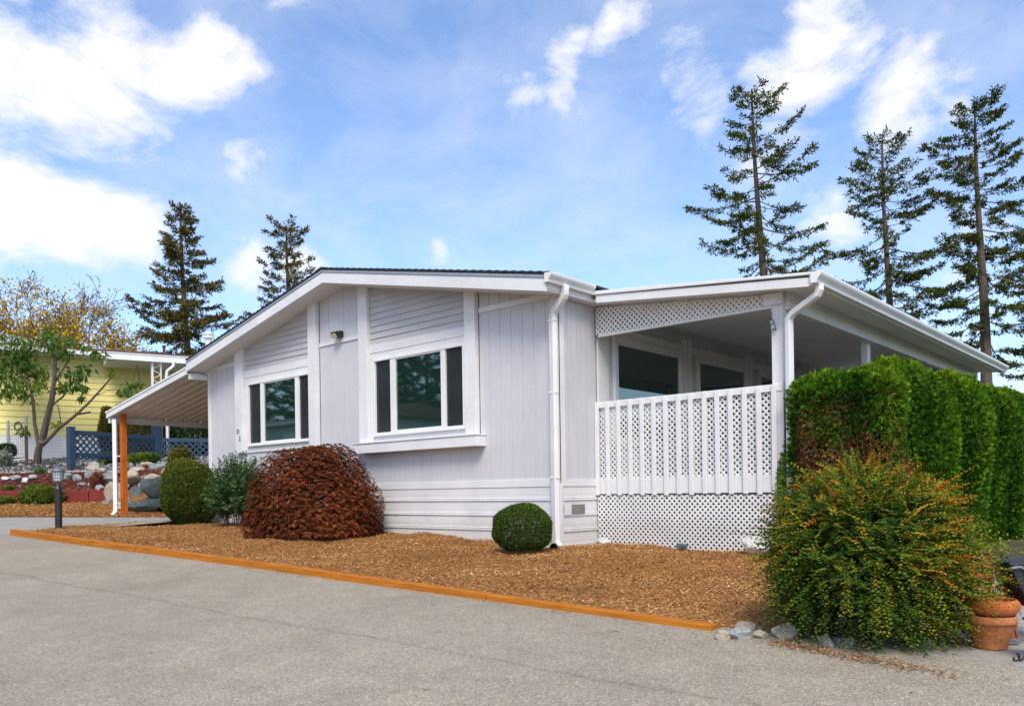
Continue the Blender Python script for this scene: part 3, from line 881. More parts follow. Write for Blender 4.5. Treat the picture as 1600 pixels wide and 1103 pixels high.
# right eave: fascia, soffit, gutter, downspout
ze = 4.40 - SL * 4.67
MB().box(.135, .17, -.413, HL, ze - .20, ze - .06).build('fascia_board', 'trim', H, bevel=.003)
MB().box(.0, .134, -.40, HL, ze - .19, ze - .175).build('soffit', 'soffit', H)
def gutter(x, y0, y1, zt, parent, flip=1, hgt=.115, dep=.11):
    """K-style gutter along y; x = back face"""
    pr = [(0, 0), (0, -hgt), (.55 * dep, -hgt), (.62 * dep, -hgt * .72), (dep * .92, -hgt * .38), (dep, -hgt * .20), (dep, 0), (dep - .012, 0), (dep - .012, -.015), (dep * .85, -hgt * .4), (.5 * dep, -hgt + .01), (.008, -hgt + .01), (.008, 0)]
    m = MB(); m.prism([(x + flip * p[0], y0, zt + p[1]) for p in pr], (0, y1 - y0, 0))
    o = m.build('gutter', 'trim2', parent)
    e = MB(); e.prism([(x + flip * p[0], y0 - .006, zt + p[1]) for p in pr[:7]], (0, .005, 0)); e.build('end_cap', 'trim2', o)
    return o
gutter(.172, -.47, .47, 3.445, H)
def rect_tube(name, pts, hw, hd, mat, parent, bevel=.008):
    """downspout of rectangular section swept along pts in a vertical plane (section square to path)"""
    mb = MB(); pts = [np.array(p, float) for p in pts]; vs = []; fs = []
    horiz = None
    for p in pts[1:]:
        dd = p - pts[0]
        if np.hypot(dd[0], dd[1]) > .02: horiz = unit(np.array([dd[0], dd[1], 0.])); break
    if horiz is None: horiz = np.array([0, 1., 0])
    side = np.array([-horiz[1], horiz[0], 0])
    for i, p in enumerate(pts):
        d = unit(pts[min(i + 1, len(pts) - 1)] - pts[max(i - 1, 0)])
        w = unit(np.cross(d, side))
        for a, b in ((-1, -1), (1, -1), (1, 1), (-1, 1)):
            vs.append(p + side * a * hw + w * b * hd)
    for i in range(len(pts) - 1):
        for k in range(4):
            k2 = (k + 1) % 4
            fs.append((i * 4 + k, i * 4 + k2, (i + 1) * 4 + k2, (i + 1) * 4 + k))
    fs += [(3, 2, 1, 0), tuple(len(vs) - 4 + k for k in range(4))]
    mb.add(vs, fs)
    return mb.build(name, mat, parent, bevel=bevel)
ds = rect_tube('downspout', [(.228, -.135, 3.34), (.228, -.135, 3.27), (.222, -.133, 3.235), (.205, -.128, 3.205), (.175, -.118, 3.18), (.03, -.078, 3.08), (-.005, -.069, 3.05), (-.024, -.065, 3.01), (-.03, -.064, 2.95), (-.03, -.064, .12), (-.026, -.066, .07), (.0, -.075, .04), (.07, -.10, .005)], .036, .05, 'trim2', H, .01)
for z in (2.93, 2.0, .9):
    MB().box(-.086, .026, -.104, -.023, z, z + .025).build('bracket', 'trim2', ds, bevel=.003)
# floodlight and house number
fl = thing('floodlight', 'small black floodlight on the trim under the gable peak', 'light', (-4.6, 0, 3.33))
m = MB(); m.prism([(-4.70, -.02, 3.36), (-4.70, -.13, 3.345), (-4.70, -.17, 3.40), (-4.70, -.15, 3.44), (-4.70, -.02, 3.46)], (.17, 0, 0)); m.build('housing', 'black', fl, bevel=.006)
m = MB(); m.prism([(-4.685, -.137, 3.343), (-4.685, -.176, 3.398), (-4.685, -.18, 3.394), (-4.685, -.141, 3.339)], (.14, 0, 0)); m.build('lens', 'bulb', fl)
MB().box(-4.66, -4.57, -.03, -.018, 3.37, 3.45).build('bracket', 'black', fl)
def letter(ch, x, z, size):
    cu = bpy.data.curves.new('character', 'FONT'); cu.body = ch; cu.size = size; cu.extrude = .004; cu.offset = -.001
    tmp = bpy.data.objects.new('tmp', cu); COL.objects.link(tmp)
    dg = bpy.context.evaluated_depsgraph_get()
    me = bpy.data.meshes.new_from_object(tmp.evaluated_get(dg))
    bpy.data.objects.remove(tmp)
    me.materials.clear(); me.materials.append(M['black'])
    o = bpy.data.objects.new('number_character', me); COL.objects.link(o)
    o.parent = H; o.location = (x + 4.54, -.0895, z); o.rotation_euler = (R(90), 0, 0)
    o['label'] = f'thin black character {ch} on the white batten'
letter('D', -7.86, 1.93, .13)
letter('2', -7.78, 1.79, .13)
# windows and trim under the porch on the side wall
mb = MB()
yy = .85
while yy < 12:
    mb.box(-.012, 0, yy + .004, min(yy + .199, 12), FB, 3.3); yy += .203
mb.box(-.02, -.007, .84, 12, FB, 3.3)
mb.build('siding_panel', 'lap', H)
def side_window(y0, y1, z0, z1):
    fw = .075
    w = MB()
    w.box(.0, .05, y0 - fw, y1 + fw, z1, z1 + fw); w.box(0, .05, y0 - fw, y1 + fw, z0 - fw, z0)
    w.box(0, .0495, y0 - fw, y0, z0, z1); w.box(0, .0495, y1, y1 + fw, z0, z1)
    fr = w.build('window', 'soffit', H, bevel=.005)
    MB().box(.008, .016, y0, y1, z0, z1).build('pane', 'glass', fr)
    i = MB(); s = .03
    i.box(.016, .038, y0, y1, z1 - s, z1); i.box(.016, .038, y0, y1, z0, z0 + s); i.box(.016, .038, y0, y0 + s, z0 + s, z1 - s); i.box(.016, .038, y1 - s, y1, z0 + s, z1 - s)
    i.build('sash', 'trim', fr)
for a, b in ((1.30, 3.05), (3.66, 5.33), (5.95, 7.6)):
    side_window(a, b, 1.45, 2.83)
def sboard(y0, y1, z0, z1, pr=.02, name='trim_board'):
    return MB().box(-.003, pr, y0, y1, z0, z1).build(name, 'soffit', H, bevel=.003)
sboard(.86, 1.12, FB, 3.2)
for a in (3.30, 5.50, 7.75):
    sboard(a - .13, a - .01, FB, 3.12, .03); sboard(a + .01, a + .14, FB, 3.12, .03)
for a, b in ((1.12, 3.17), (3.44, 5.37), (5.64, 7.62)):
    sboard(a, b, 2.91, 3.03)

# ------------------------------------------------------------------ the covered porch
PO = thing('covered_porch', 'white covered porch with lattice railing on the right side of the house', 'porch', (1.4, .8, 0))
MB().box(.05, 2.62, .86, 10.0, .62, .70).build('deck', 'deckwood', PO)
def proof(x): return 3.245 - .102 * x           # underside of the fascia
m = MB(); m.prism([(.18, .48, 3.40 - .018), (3.16, .48, 3.40 - .102 * 3.16), (3.16, .48, 3.40 - .102 * 3.16 - .03), (.18, .48, 3.35 - .018)], (0, 9.7, 0))
pr_ = m.build('roof', 'trim2', PO, bevel=.006)
m = MB(); m.prism([(.25, .5, proof(.25)), (3.10, .5, proof(3.1)), (3.10, .5, 3.345 - .102 * 3.1), (.25, .5, 3.345 - .102 * .25)], (0, .035, 0)); m.build('fascia_board', 'trim', PO, bevel=.003)
# ceiling: broad boards
for i in range(8):
    ya, yb = .54 + i * 1.2, .54 + (i + 1) * 1.2 - .006
    m = MB(); m.prism([(.03, ya, proof(.03) + .03), (3.12, ya, proof(3.12) + .03), (3.12, ya, proof(3.12) + .05), (.03, ya, proof(.03) + .05)], (0, yb - ya, 0)); m.build('ceiling_panel', 'ceiling', PO)
# beam along the outer side, posts
def bz(y): return 2.955
m = MB(); m.box(2.62, 2.72, .86, 10.1, 2.80, proof(2.7) + .028); beam = m.build('beam', 'trim', PO, bevel=.004)
for yc in (.86, 3.9, 7.1, 10.0):
    m = MB(); m.box(2.53, 2.665 if yc < 1 else 2.62, yc - .06, yc + .075, -.1, 2.955 if yc < 1 else 2.94)
    m.build('post', 'trim', PO, bevel=.006)
for yc in (2.1, 4.6):
    m = MB(); m.tube([(2.67, yc, 2.80), (2.67, yc, 2.765), (2.67, yc + .012, 2.752), (2.67, yc + .025, 2.762)], .004, 6); m.build('hook', 'galv', beam)
pg = gutter(3.125, .47, 10.2, 3.075, PO, 1, .12, .12)
MB().box(3.10, 3.124, .50, 10.18, 2.94, 3.06).build('fascia_board', 'trim', PO)
rect_tube('downspout', [(3.17, .60, 2.965), (3.17, .60, 2.90), (3.15, .605, 2.85), (2.83, .70, 2.71), (2.78, .715, 2.66), (2.775, .72, 2.60), (2.775, .72, .1)], .042, .034, 'trim2', PO, .012)
# lattice valance under the roof edge, its bottom stick
to3 = lambda a, z: (a, .80, z)
clipv = [(-.0 + .03, 2.865), (2.52, 2.865), (2.52, proof(2.52) - .005), (.03, proof(.03) - .005)]
lattice(clipv, .074, .0245, to3, .0032, (0, -1, 0)).build('lattice_valance', 'lattice', PO, kind='stuff')
MB().box(.08, 2.54, .785, .83, 2.828, 2.862).build('valance_stick', 'soffit', PO)
MB().box(2.45, 2.68, .765, .80, 2.86, 2.995).build('valance_block', 'trim', PO, bevel=.003)
# railing
RT = 1.945
lattice([(.02, .90), (2.62, .90), (2.62, RT - .06), (.02, RT - .06)], .074, .0235, lambda a, z: (a, .83, z), .0032, (0, -1, 0)).build('lattice_panel', 'lattice', PO, kind='stuff')
MB().box(.0, 2.66, .79, .835, RT - .085, RT).build('top_rail', 'trim', PO, bevel=.005)
MB().box(.0, 2.62, .80, .84, .69, .90).build('bottom_board', 'trim', PO, bevel=.003)
px = .01
k = 0
first = None
while px < 2.60:
    if first is None:
        first = MB().box(px, px + .062, .768, .7895, .675, RT - .006).build('picket', 'trim', PO, bevel=.005)
    else:
        c = first.copy(); COL.objects.link(c); c.location = (px - .01, 0, random.uniform(-.006, .004)); c.rotation_euler = (0, R(random.uniform(-.25, .25)), 0)
    px += .1795
# lower lattice skirt
lattice([(.03, -.03), (2.66, -.06), (2.66, .665), (.03, .675)], .0725, .0240, lambda a, z: (a, .80, z), .0032, (0, -1, 0)).build('lattice_skirt', 'lattice', PO, kind='stuff')
MB().box(.04, 2.60, .95, 1.0, -.1, .66).build('shade_backing', 'dark_gap', PO)  # near-black sheet standing in for the shade behind the lattice
lattice([(.88, -.06), (10.0, -.06), (10.0, .66), (.88, .66)], .0725, .0240, lambda a, z: (2.66, a, z), .0032, (1, 0, 0)).build('lattice_skirt', 'lattice', PO, kind='stuff')
# far end wall of lap boards
for i in range(24):
    z = .7 + i * .105
    if z > 3.0: break
    m = MB(); m.prism([(.03, 8.3, z), (.03, 8.275, z), (.03, 8.292, z + .103), (.03, 8.3, z + .103)], (2.55, 0, 0)); m.build('siding_board', 'lap', PO)
# ornament on the post
wc = thing('wind_chime', 'small blue glass ornament hanging on the white porch post', 'ornament', (2.55, .78, 2.5))
m = MB(); m.tube([(2.548, .79, 2.79), (2.55, .765, 2.70)], .003, 5); m.build('cord', 'black', wc)
m = MB()
for a, b in (((2.535, 2.70), (2.565, 2.69)), ((2.535, 2.70), (2.55, 2.58)), ((2.565, 2.69), (2.605, 2.56)), ((2.55, 2.58), (2.605, 2.56)), ((2.54, 2.645), (2.585, 2.63))):
    m.tube([(a[0], .76, a[1]), (b[0], .76, b[1])], .005, 5)
m.build('wire_frame', 'black', wc)
m = MB()
for a, b in ((2.55, 2.655), (2.575, 2.60), (2.56, 2.595)):
    m.lathe([(.002, -.03), (.013, -.02), (.016, 0), (.013, .02), (.002, .03)], (a, .758, b), 8)
m.build('glass_drop', 'blind', wc)

# ------------------------------------------------------------------ carport
CP = thing('carport', 'white carport with corrugated roof on the left side of the house', 'carport', (-11, 2, .3))
def cz(x): return 3.225 + .156 * (x + 9.0)       # corrugated sheet height
m = MB()
prof = []
yv = -.40
while yv < 8:
    prof += [(yv, 0), (yv + .15, 0), (yv + .17, .035), (yv + .205, .035)]; yv += .225
vs = []; fs = []
for x_ in (-12.95, -9.08):
    for dy, dz in prof: vs.append((x_, dy, cz(x_) + dz))
n_ = len(prof)
for x_ in (-12.95, -9.08):
    for dy, dz in prof: vs.append((x_, dy, cz(x_) + dz + .012))
fs = [(i, i + 1, n_ + i + 1, n_ + i) for i in range(n_ - 1)] + [(2 * n_ + i, 3 * n_ + i, 3 * n_ + i + 1, 2 * n_ + i + 1) for i in range(n_ - 1)]
m.add(vs, fs); m.build('corrugated_roof', 'corrug', CP)
# rake trim continuing the house rake
m = MB(); m.prism([(-13.0, -.455, cz(-13) - .03), (-9.122, -.455, cz(-9.122) - .03), (-9.122, -.455, cz(-9.122) + .085), (-13.0, -.455, cz(-13) + .085)], (0, .03, 0)); m.build('rake_board', 'trim', CP, bevel=.003)
m = MB(); m.prism([(-13.02, -.47, cz(-13) + .086), (-9.122, -.47, cz(-9.12) + .086), (-9.122, -.47, cz(-9.12) + .12), (-13.02, -.47, cz(-13) + .12)], (0, .05, 0)); m.build('rake_flashing', 'trim2', CP)
MB().box(-12.98, -12.90, -.42, 8, cz(-12.94) - .15, cz(-12.94) - .004).build('beam', 'trim', CP, bevel=.004)
MB().box(-9.14, -9.09, -.40, 8, cz(-9.1) - .12, cz(-9.1) - .005).build('ledger', 'trim', CP)
pz = float(yard_z(-12.6, -.25))
m = MB(); m.box(-12.66, -12.54, -.30, -.18, pz - .1, cz(-12.6) - .02); m.build('post', 'postwood', CP, bevel=.006)
m = MB(); m.box(-12.66, -12.54, 7.0, 7.12, .1, cz(-12.6) - .02); m.build('post', 'postwood', CP, bevel=.006)
dsp = rect_tube('downspout', [(-12.70, -.39, cz(-12.8) - .1), (-12.70, -.39, pz + .12), (-12.68, -.41, pz + .07), (-12.56, -.52, pz + .0)], .045, .036, 'trim2', CP, .01)
for dz in (.28, .16, 1.35):
    MB().box(-12.70, -12.645, -.37, -.295, pz + dz, pz + dz + .03).build('strap', 'trim2', dsp)
vp_ = thing('vent_pipe', 'white round vent pipe with a cap above the carport roof', 'vent', (-10.41, .72, 3.0))
MB().lathe([(.07, 0), (.07, 1.24)], (-10.41, .72, 3.0), 16).build('pipe', 'trim2', vp_, smooth=False)
MB().lathe([(.085, 1.22), (.12, 1.23), (.12, 1.27), (.085, 1.28), (.085, 1.30), (.115, 1.31), (.115, 1.34), (.03, 1.37)], (-10.41, .72, 3.0), 16).build('cap', 'trim2', vp_)

# ------------------------------------------------------------------ bollard lamp
lx, ly = -9.24, -2.81
lz = float(bed_z(lx, ly)) - .02
LP = thing('path_lamp', 'black post lamp with a grey lantern at the end of the timber', 'lamp', (lx, ly, lz))
MB().lathe([(.062, 0), (.062, .02), (.058, .03), (.058, .69), (.062, .70), (.062, .72), (.045, .76), (.03, .80)], (lx, ly, lz), 16).build('post', 'black', LP)
MB().lathe([(.028, .80), (.022, .83), (.03, .845), (.088, .85), (.088, .86)], (lx, ly, lz), 12).build('collar', 'lampmetal', LP)
MB().lathe([(.074, .86), (.094, 1.035)], (lx, ly, lz), 8).build('lantern_glass', 'lampglass', LP)
m = MB()
for k in range(16):
    a = 2 * math.pi * k / 16
    m.tube([(lx + .078 * math.cos(a), ly + .078 * math.sin(a), lz + .86), (lx + .098 * math.cos(a), ly + .098 * math.sin(a), lz + 1.035)], .0035, 5)
for z, r_ in ((.865, .079), (.92, .085), (.975, .091), (1.03, .098)):
    m.tube([(lx + r_ * math.cos(2 * math.pi * k / 24), ly + r_ * math.sin(2 * math.pi * k / 24), lz + z) for k in range(25)], .0035, 5)
m.build('lantern_cage', 'lampmetal', LP)
MB().lathe([(.118, 1.032), (.122, 1.04), (.10, 1.075), (.05, 1.11), (.012, 1.12), (.010, 1.135), (.014, 1.145), (.004, 1.16)], (lx, ly, lz), 16).build('lantern_cap', 'lampmetal', LP)

# ------------------------------------------------------------------ left yard: boards, rocks, fence
def vpt(px, Zd): return from_v((px - 800) / 1269 * Zd, Zd)
RB = thing('raised_bed_edging', 'red painted board edging a raised bed at the left', 'board', (-16.8, -.3, .5))
for k, (pa, pb) in enumerate(((-60, 70), (70.5, 139), (139.5, 172))):
    a = np.array(vpt(pa, 21.5)); b = np.array(vpt(pb, 21.5)); c = (a + b) / 2
    za = float(yard_z(*from_v(vx(*c), 21.35)))
    MB().obox(c, b - a, np.linalg.norm(b - a) / 2 - .004, .03, za - .06, .60 + .33 + random.uniform(-.006, .006)).build('board', 'red', RB, bevel=.005)
TB = thing('terrace_edging_board', 'pale weathered board along the front of the gravel terrace', 'board', (-18.5, .2, 1.4))
for pa, pb in ((-40, 60), (60.5, 150)):
    a = np.array(vpt(pa, 23.0)); b = np.array(vpt(pb, 23.0)); c = (a + b) / 2
    zt = float(yard_z(*c))
    MB().obox(c, b - a, np.linalg.norm(b - a) / 2 - .005, .02, zt - .14, zt + .05).build('board', 'pale_wood', TB, bevel=.004)

def rock_mesh(rng, size, sub=3, cuts=11, rough=.06):
    bm = bmesh.new()
    bmesh.ops.create_icosphere(bm, subdivisions=sub, radius=1)
    v = np.array([q.co[:] for q in bm.verts])
    for _ in range(cuts):
        d = unit(rng.normal(size=3)); h = rng.uniform(.55, .85)
        s = v @ d
        v = v - np.outer(np.maximum(s - h, 0) * .97, d)
    f = rng.normal(size=(5, 3)) * 2.2; ph = rng.uniform(0, 6, 5)
    disp = sum(np.sin(v @ f[i] + ph[i]) for i in range(5)) * rough * .35
    f2 = rng.normal(size=(5, 3)) * 7
    disp += sum(np.sin(v @ f2[i] + ph[i]) for i in range(5)) * rough * .3
    v = v * (1 + disp)[:, None] * np.array(size)
    for q, c in zip(bm.verts, v): q.co = c
    return bm
def rock(name, mat, c, size, rotz, rng, parent=None, tilt=0, **tags):
    bm = rock_mesh(rng, size, 3)
    me = bpy.data.meshes.new(name); bm.to_mesh(me); bm.free()
    me.materials.append(M[mat])
    o = bpy.data.objects.new(name, me); COL.objects.link(o)
    p0 = np.array(origin(parent)) if parent is not None else np.zeros(3)
    o.location = tuple(np.array(c) - p0); o.rotation_euler = (tilt, 0, rotz)
    if parent is not None: o.parent = parent
    tag(o, **tags)
    return o
rr = np.random.default_rng(5)
RWL = thing('rock_retaining_wall', 'retaining wall of stacked boulders behind the carport post', 'rock wall', (-14.6, .8, .4))
# (px, py, width px, height px, material, depth)
BO = [(245, 764, 58, 42, 'rock_dark', 20.7), (228, 791, 62, 26, 'rock_dark', 20.4), (178, 772, 30, 38, 'rock_tan', 21.0), (204, 745, 36, 22, 'rock_tan', 21.6),
      (238, 748, 26, 16, 'rock_tan', 21.5), (258, 753, 22, 22, 'rock_tan', 21.4), (145, 731, 20, 18, 'rock_tan', 23.2), (167, 748, 30, 22, 'rock_grey', 22.0),
      (144, 745, 28, 18, 'rock_grey', 22.4), (216, 735, 26, 14, 'rock_tan', 22.2), (246, 733, 30, 22, 'rock_grey', 22.3), (262, 738, 18, 16, 'rock_tan', 22.0),
      (176, 738, 24, 10, 'rock_grey', 22.6), (256, 776, 14, 22, 'rock_tan', 20.7), (168, 787, 16, 18, 'rock_grey', 20.9), (270, 790, 26, 30, 'rock_dark', 20.5),
      (262, 765, 20, 18, 'rock_dark', 21.2), (190, 762, 26, 20, 'rock_grey', 21.3), (212, 772, 22, 22, 'rock_dark', 21.2), (282, 760, 26, 24, 'rock_grey', 21.6), (285, 738, 24, 18, 'rock_tan', 22.4),
      (225, 748, 16, 14, 'rock_grey', 21.9), (192, 730, 20, 12, 'rock_grey', 22.9), (230, 726, 20, 11, 'rock_tan', 23.0), (262, 726, 20, 12, 'rock_grey', 22.9), (160, 735, 14, 10, 'rock_tan', 22.9),
      (155, 765, 16, 14, 'rock_blue', 21.7), (200, 785, 20, 16, 'rock_grey', 20.8), (186, 792, 16, 12, 'rock_tan', 20.6), (272, 772, 20, 18, 'rock_grey', 21.0), (246, 783, 14, 12, 'rock_tan', 20.6), (128, 757, 14, 8, 'rock_grey', 22.0), (222, 760, 14, 12, 'rock_tan', 21.4)]
def uray(px, py):
    th = -ROLL
    dx, dy = px - 800, py - 768
    return dx * math.cos(th) - dy * math.sin(th), dy * math.cos(th) + dx * math.sin(th)
def at(px, py, Zd):
    u, v = uray(px, py)
    x_, y_ = from_v(u / 1269 * Zd, Zd)
    return np.array([x_, y_, .74 - v / 1269 * Zd])
for px_, py_, w_, h_, mt, zd in BO:
    c = at(px_, py_, zd)
    rock('boulder', mt, c, (w_ / 1269 * zd / 2 * 1.1, w_ / 1269 * zd / 2 * .8, h_ / 1269 * zd / 2 * 1.15), YAW + rr.uniform(-.2, .2), rr, RWL, rr.uniform(-.15, .15))
# single stones on the slope
SG = 'pale stones on the red mulch slope'
for px_, py_, w_, h_, mt, lb in ((8, 748, 12, 6, 'rock_white', 'small white stone on the red mulch at the left edge'), (24, 746, 17, 9, 'rock_blue', 'blue grey stone on red mulch, second from the left edge'),
                                 (39, 750, 12, 9, 'rock_white', 'white stone on red mulch between two blue grey stones'), (51, 745, 16, 7, 'rock_blue', 'flat pale stone on red mulch left of the lamp'),
                                 (121, 747, 15, 11, 'rock_blue', 'blue grey stone on red mulch right of the lamp'), (107, 744, 18, 11, 'rock_grey', 'dark grey stone just right of the lantern'),
                                 (143, 757, 12, 8, 'rock_tan', 'small tan stone beside the reddish plant above the red board'), (30, 760, 6, 5, 'rock_grey', 'tiny grey stone on the red mulch above the red board')):
    zd = np.interp(py_ + h_ / 2, [737, 766], [22.9, 21.8])
    c = at(px_, py_, zd)
    rock('slope_stone', mt, c, (w_ / 1269 * zd / 2 * 1.1, w_ / 1269 * zd / 2 * .8, h_ / 1269 * zd / 2 * 1.3), YAW, rr, label=lb, cat='stone', group=SG)
# stones at the right end of the timber edging
for px_, py_, w_, h_, mt, tl, lb in ((1129, 980, 22, 15, 'rock_tan', 0, 'small tan stone touching the end of the orange timber'), (1158, 982, 34, 18, 'rock_blue', 0, 'blue grey stone second from the orange timber'),
                                     (1188, 990, 20, 13, 'rock_tan', .2, 'small tan stone between the blue grey stone and the big one'), (1226, 989, 40, 25, 'rock_tan', 0, 'largest tan stone at the road edge beside the autumn bush'),
                                     (1163, 962, 34, 22, 'rock_tan', .5, 'flat tan slab lying in the mulch above the small stones'), (1180, 970, 26, 14, 'rock_blue', .4, 'grey green slab in the mulch, below the tan slab')):
    zd = 5.0 if py_ > 975 else 5.3
    c = at(px_, py_, zd)
    gz_ = float(road_z(c[0], c[1])) if py_ > 975 else float(bed_z(c[0], c[1]))
    c[2] = gz_ + h_ / 1269 * zd / 2 * .75
    rock('edging_stone', mt, c, (w_ / 1269 * zd / 2 * 1.15, w_ / 1269 * zd / 2 * .9, h_ / 1269 * zd / 2 * 1.25), YAW + .2, rr, tilt=tl * .5, label=lb, cat='stone', group='stones at the end of the timber edging')
# white stones at the foot of the lattice
rock('white_block', 'rock_white', (.16, .72, .04), (.13, .07, .06), .1, rr, label='low white stone under the left corner of the porch lattice', cat='stone')
rock('white_block', 'rock_white', (2.42, .60, .06), (.22, .14, .15), .3, rr, label='pale rounded stone half hidden by the bush under the porch corner', cat='stone')
for px_, py_, w_, lb in ((1320, 1008, 30, 'flat grey rock under the left side of the autumn bush'), (1290, 1002, 16, 'small grey rock under the autumn bush near the big tan stone'), (1440, 1010, 44, 'grey rock under the right side of the autumn bush')):
    c = at(px_, py_, 4.75); rock('bush_rock', 'rock_grey', (c[0], c[1], -.17), (w_ / 1269 * 4.75 / 2 * 1.2, .1, .06), YAW, rr, label=lb, cat='stone')

# blue lattice fence
FE = thing('lattice_fence', 'dark blue wooden lattice fence on the gravel terrace', 'fence', (-18.9, 2.5, 1.6))
A_ = np.array((-18.6, .80)); B_ = np.array((-19.55, 3.75)); C_ = np.array((-18.5, 5.75))
def fence_run(a, b, zt, zb_rail, zlat):
    d = b - a; Ln = np.linalg.norm(d); d = d / Ln; nn = np.array((d[1], -d[0]))
    if nn @ (CAM - a) < 0: nn = -nn
    c = (a + b) / 2
    MB().obox(c, d, Ln / 2, .035, zt - .13, zt).build('rail', 'blue', FE, bevel=.006)
    MB().obox(c, d, Ln / 2, .035, zb_rail - .11, zb_rail).build('rail', 'blue', FE, bevel=.006)
    lt = lattice([(0, zlat), (Ln, zlat), (Ln, zt - .12), (0, zt - .12)], .205, .052, lambda s, z: (a[0] + d[0] * s, a[1] + d[1] * s, z), .012, (nn[0], nn[1], 0))
    lt.build('lattice_panel', 'blue', FE, kind='stuff')
def fpost(p, z0, z1, h=.075):
    MB().obox(p, (1, .2), h, h, z0, z1).build('post', 'blue', FE, bevel=.008)
fence_run(A_, B_, 2.70, 2.06, 1.86)
fence_run(B_, C_, 2.64, 2.00, 1.86)
fpost(A_, 1.35, 2.80, .09); fpost(B_, 1.3, 3.2, .12); fpost(C_, 1.3, 2.7)
# deck railing behind with balusters
DR = thing('deck_railing', 'blue deck railing with white balusters behind the lattice fence', 'railing', (-19, 6.5, 2.2))
ra = np.array((-20.1, 4.9)); rb = np.array((-18.2, 8.6)); d = unit(rb - ra)
MB().obox((ra + rb) / 2, d, np.linalg.norm(rb - ra) / 2, .04, 3.32, 3.40).build('rail', 'blue', DR)
MB().obox((ra + rb) / 2, d, np.linalg.norm(rb - ra) / 2, .04, 2.35, 2.43).build('rail', 'blue', DR)
bal = None
for i in range(26):
    p = ra + d * (.08 + i * .155)
    if bal is None: b0 = p; bal = MB().obox(p, d, .022, .022, 2.431, 3.319).build('baluster', 'soffit', DR)
    else: c = bal.copy(); COL.objects.link(c); c.location = (p[0] - b0[0], p[1] - b0[1], 0)
MB().obox((ra + rb) / 2 + np.array((-.9, .45)), d, 2.1, .7, 2.0, 2.3).build('deck', 'blue', DR)

# gate of steel tube and wire fence at the far left
GT = thing('wire_gate', 'grey steel tube gate in the wire fence in front of the yellow house', 'gate', (-22, .2, 1.9))
g0 = at(13, 705, 25.2); g1 = at(42, 712, 25.2)
for p, zt in ((g0, 3.15), (g1, 3.28)):
    MB().lathe([(.04, 0), (.04, zt - 1.85), (.045, zt - 1.85), (.03, zt - 1.82)], (p[0], p[1], 1.85), 10).build('gate_post', 'galv', GT)
m = MB(); m.tube([(*g0[:2], 3.0), (*((g0 + g1) / 2)[:2], 3.05), (*g1[:2], 3.12)], .018, 6); m.tube([(*g0[:2], 1.98), (*g1[:2], 2.02)], .018, 6); m.build('gate_rail', 'galv', GT)
m = MB()
for i in range(1, 9):
    q = g0 + (g1 - g0) * i / 9; m.tube([(q[0], q[1], 1.98), (q[0], q[1], 3.05)], .004, 4)
for i in range(8):
    z = 2.1 + i * .13; m.tube([(*g0[:2], z), (*g1[:2], z + .03)], .004, 4)
m.build('gate_mesh', 'wire', GT, kind='stuff')
c = at(28, 666, 25.1)
WR_ = thing('wreath', 'dark round woven wreath hanging on the steel gate', 'wreath', tuple(c))
m = MB()
for q in range(5):
    m.tube([(c[0] + VR[0] * (.11 + .015 * math.sin(q + 3 * t_)) * math.cos(t_), c[1] + VR[1] * .11 * math.cos(t_), c[2] + (.12 + .02 * math.cos(2 * q + 2 * t_)) * math.sin(t_)) for t_ in np.linspace(0, 2 * math.pi, 22)], .022, 5)
m.build('ring', 'bark', WR_)
WF = thing('wire_fence', 'thin wire mesh fence with a rusty post in front of the yellow house', 'fence', (-21, 1, 1.9))
w0 = np.array(vpt(-40, 25.0)); w1 = np.array(vpt(112, 25.0)); m = MB()
for i in range(11):
    z = 1.93 + i * .09; m.tube([(*w0, z), (*w1, z + .05)], .003, 4)
for i in range(70):
    q = w0 + (w1 - w0) * i / 69; m.tube([(q[0], q[1], 1.9), (q[0], q[1], 2.88)], .0022, 3)
m.build('wire_mesh', 'wire', WF, kind='stuff')
p = vpt(42, 24.8); MB().obox(p, VR, .028, .02, 1.55, 2.95).build('post', 'rust', WF)

# ------------------------------------------------------------------ yellow house
W0 = np.array((-22.52, 1.99)); DW = unit(np.array((.314, .949))); NW = np.array((DW[1], -DW[0]))
def yw(a, b, z): q = W0 + DW * a + NW * b; return (q[0], q[1], z)
YH = thing('yellow_house', 'yellow clapboard house with brown roof behind the blue fence', 'house', yw(0, 0, 2.0))
def ybox(a0, a1, b0, b1, z0, z1, name, mat, parent=None, bevel=0):
    m = MB(); m.prism([yw(a0, b0, z0), yw(a1, b0, z0), yw(a1, b1, z0), yw(a0, b1, z0)], (0, 0, z1 - z0)); return m.build(name, mat, parent or YH, bevel=bevel)
ybox(-11.9, 6.95, -7, -.03, 1.6, 5.42, 'wall_core', 'dark_gap')
nb = 13; bh = (5.42 - 2.79) / nb
for i in range(nb):
    z = 2.79 + i * bh
    m = MB()
    m.prism([yw(-12, 0.022, z), yw(-12, -.02, z), yw(-12, -.02, z + bh - .002), yw(-12, .002, z + bh - .002)], tuple(np.append(DW * 19, 0)))
    m.build('siding_board', 'yellow', YH)
for i in range(9):
    ybox(-12 + i * 2.1, -12 + i * 2.1 + 2.09, -.02, .012, 1.7, 2.788, 'skirting_panel', 'trim2')
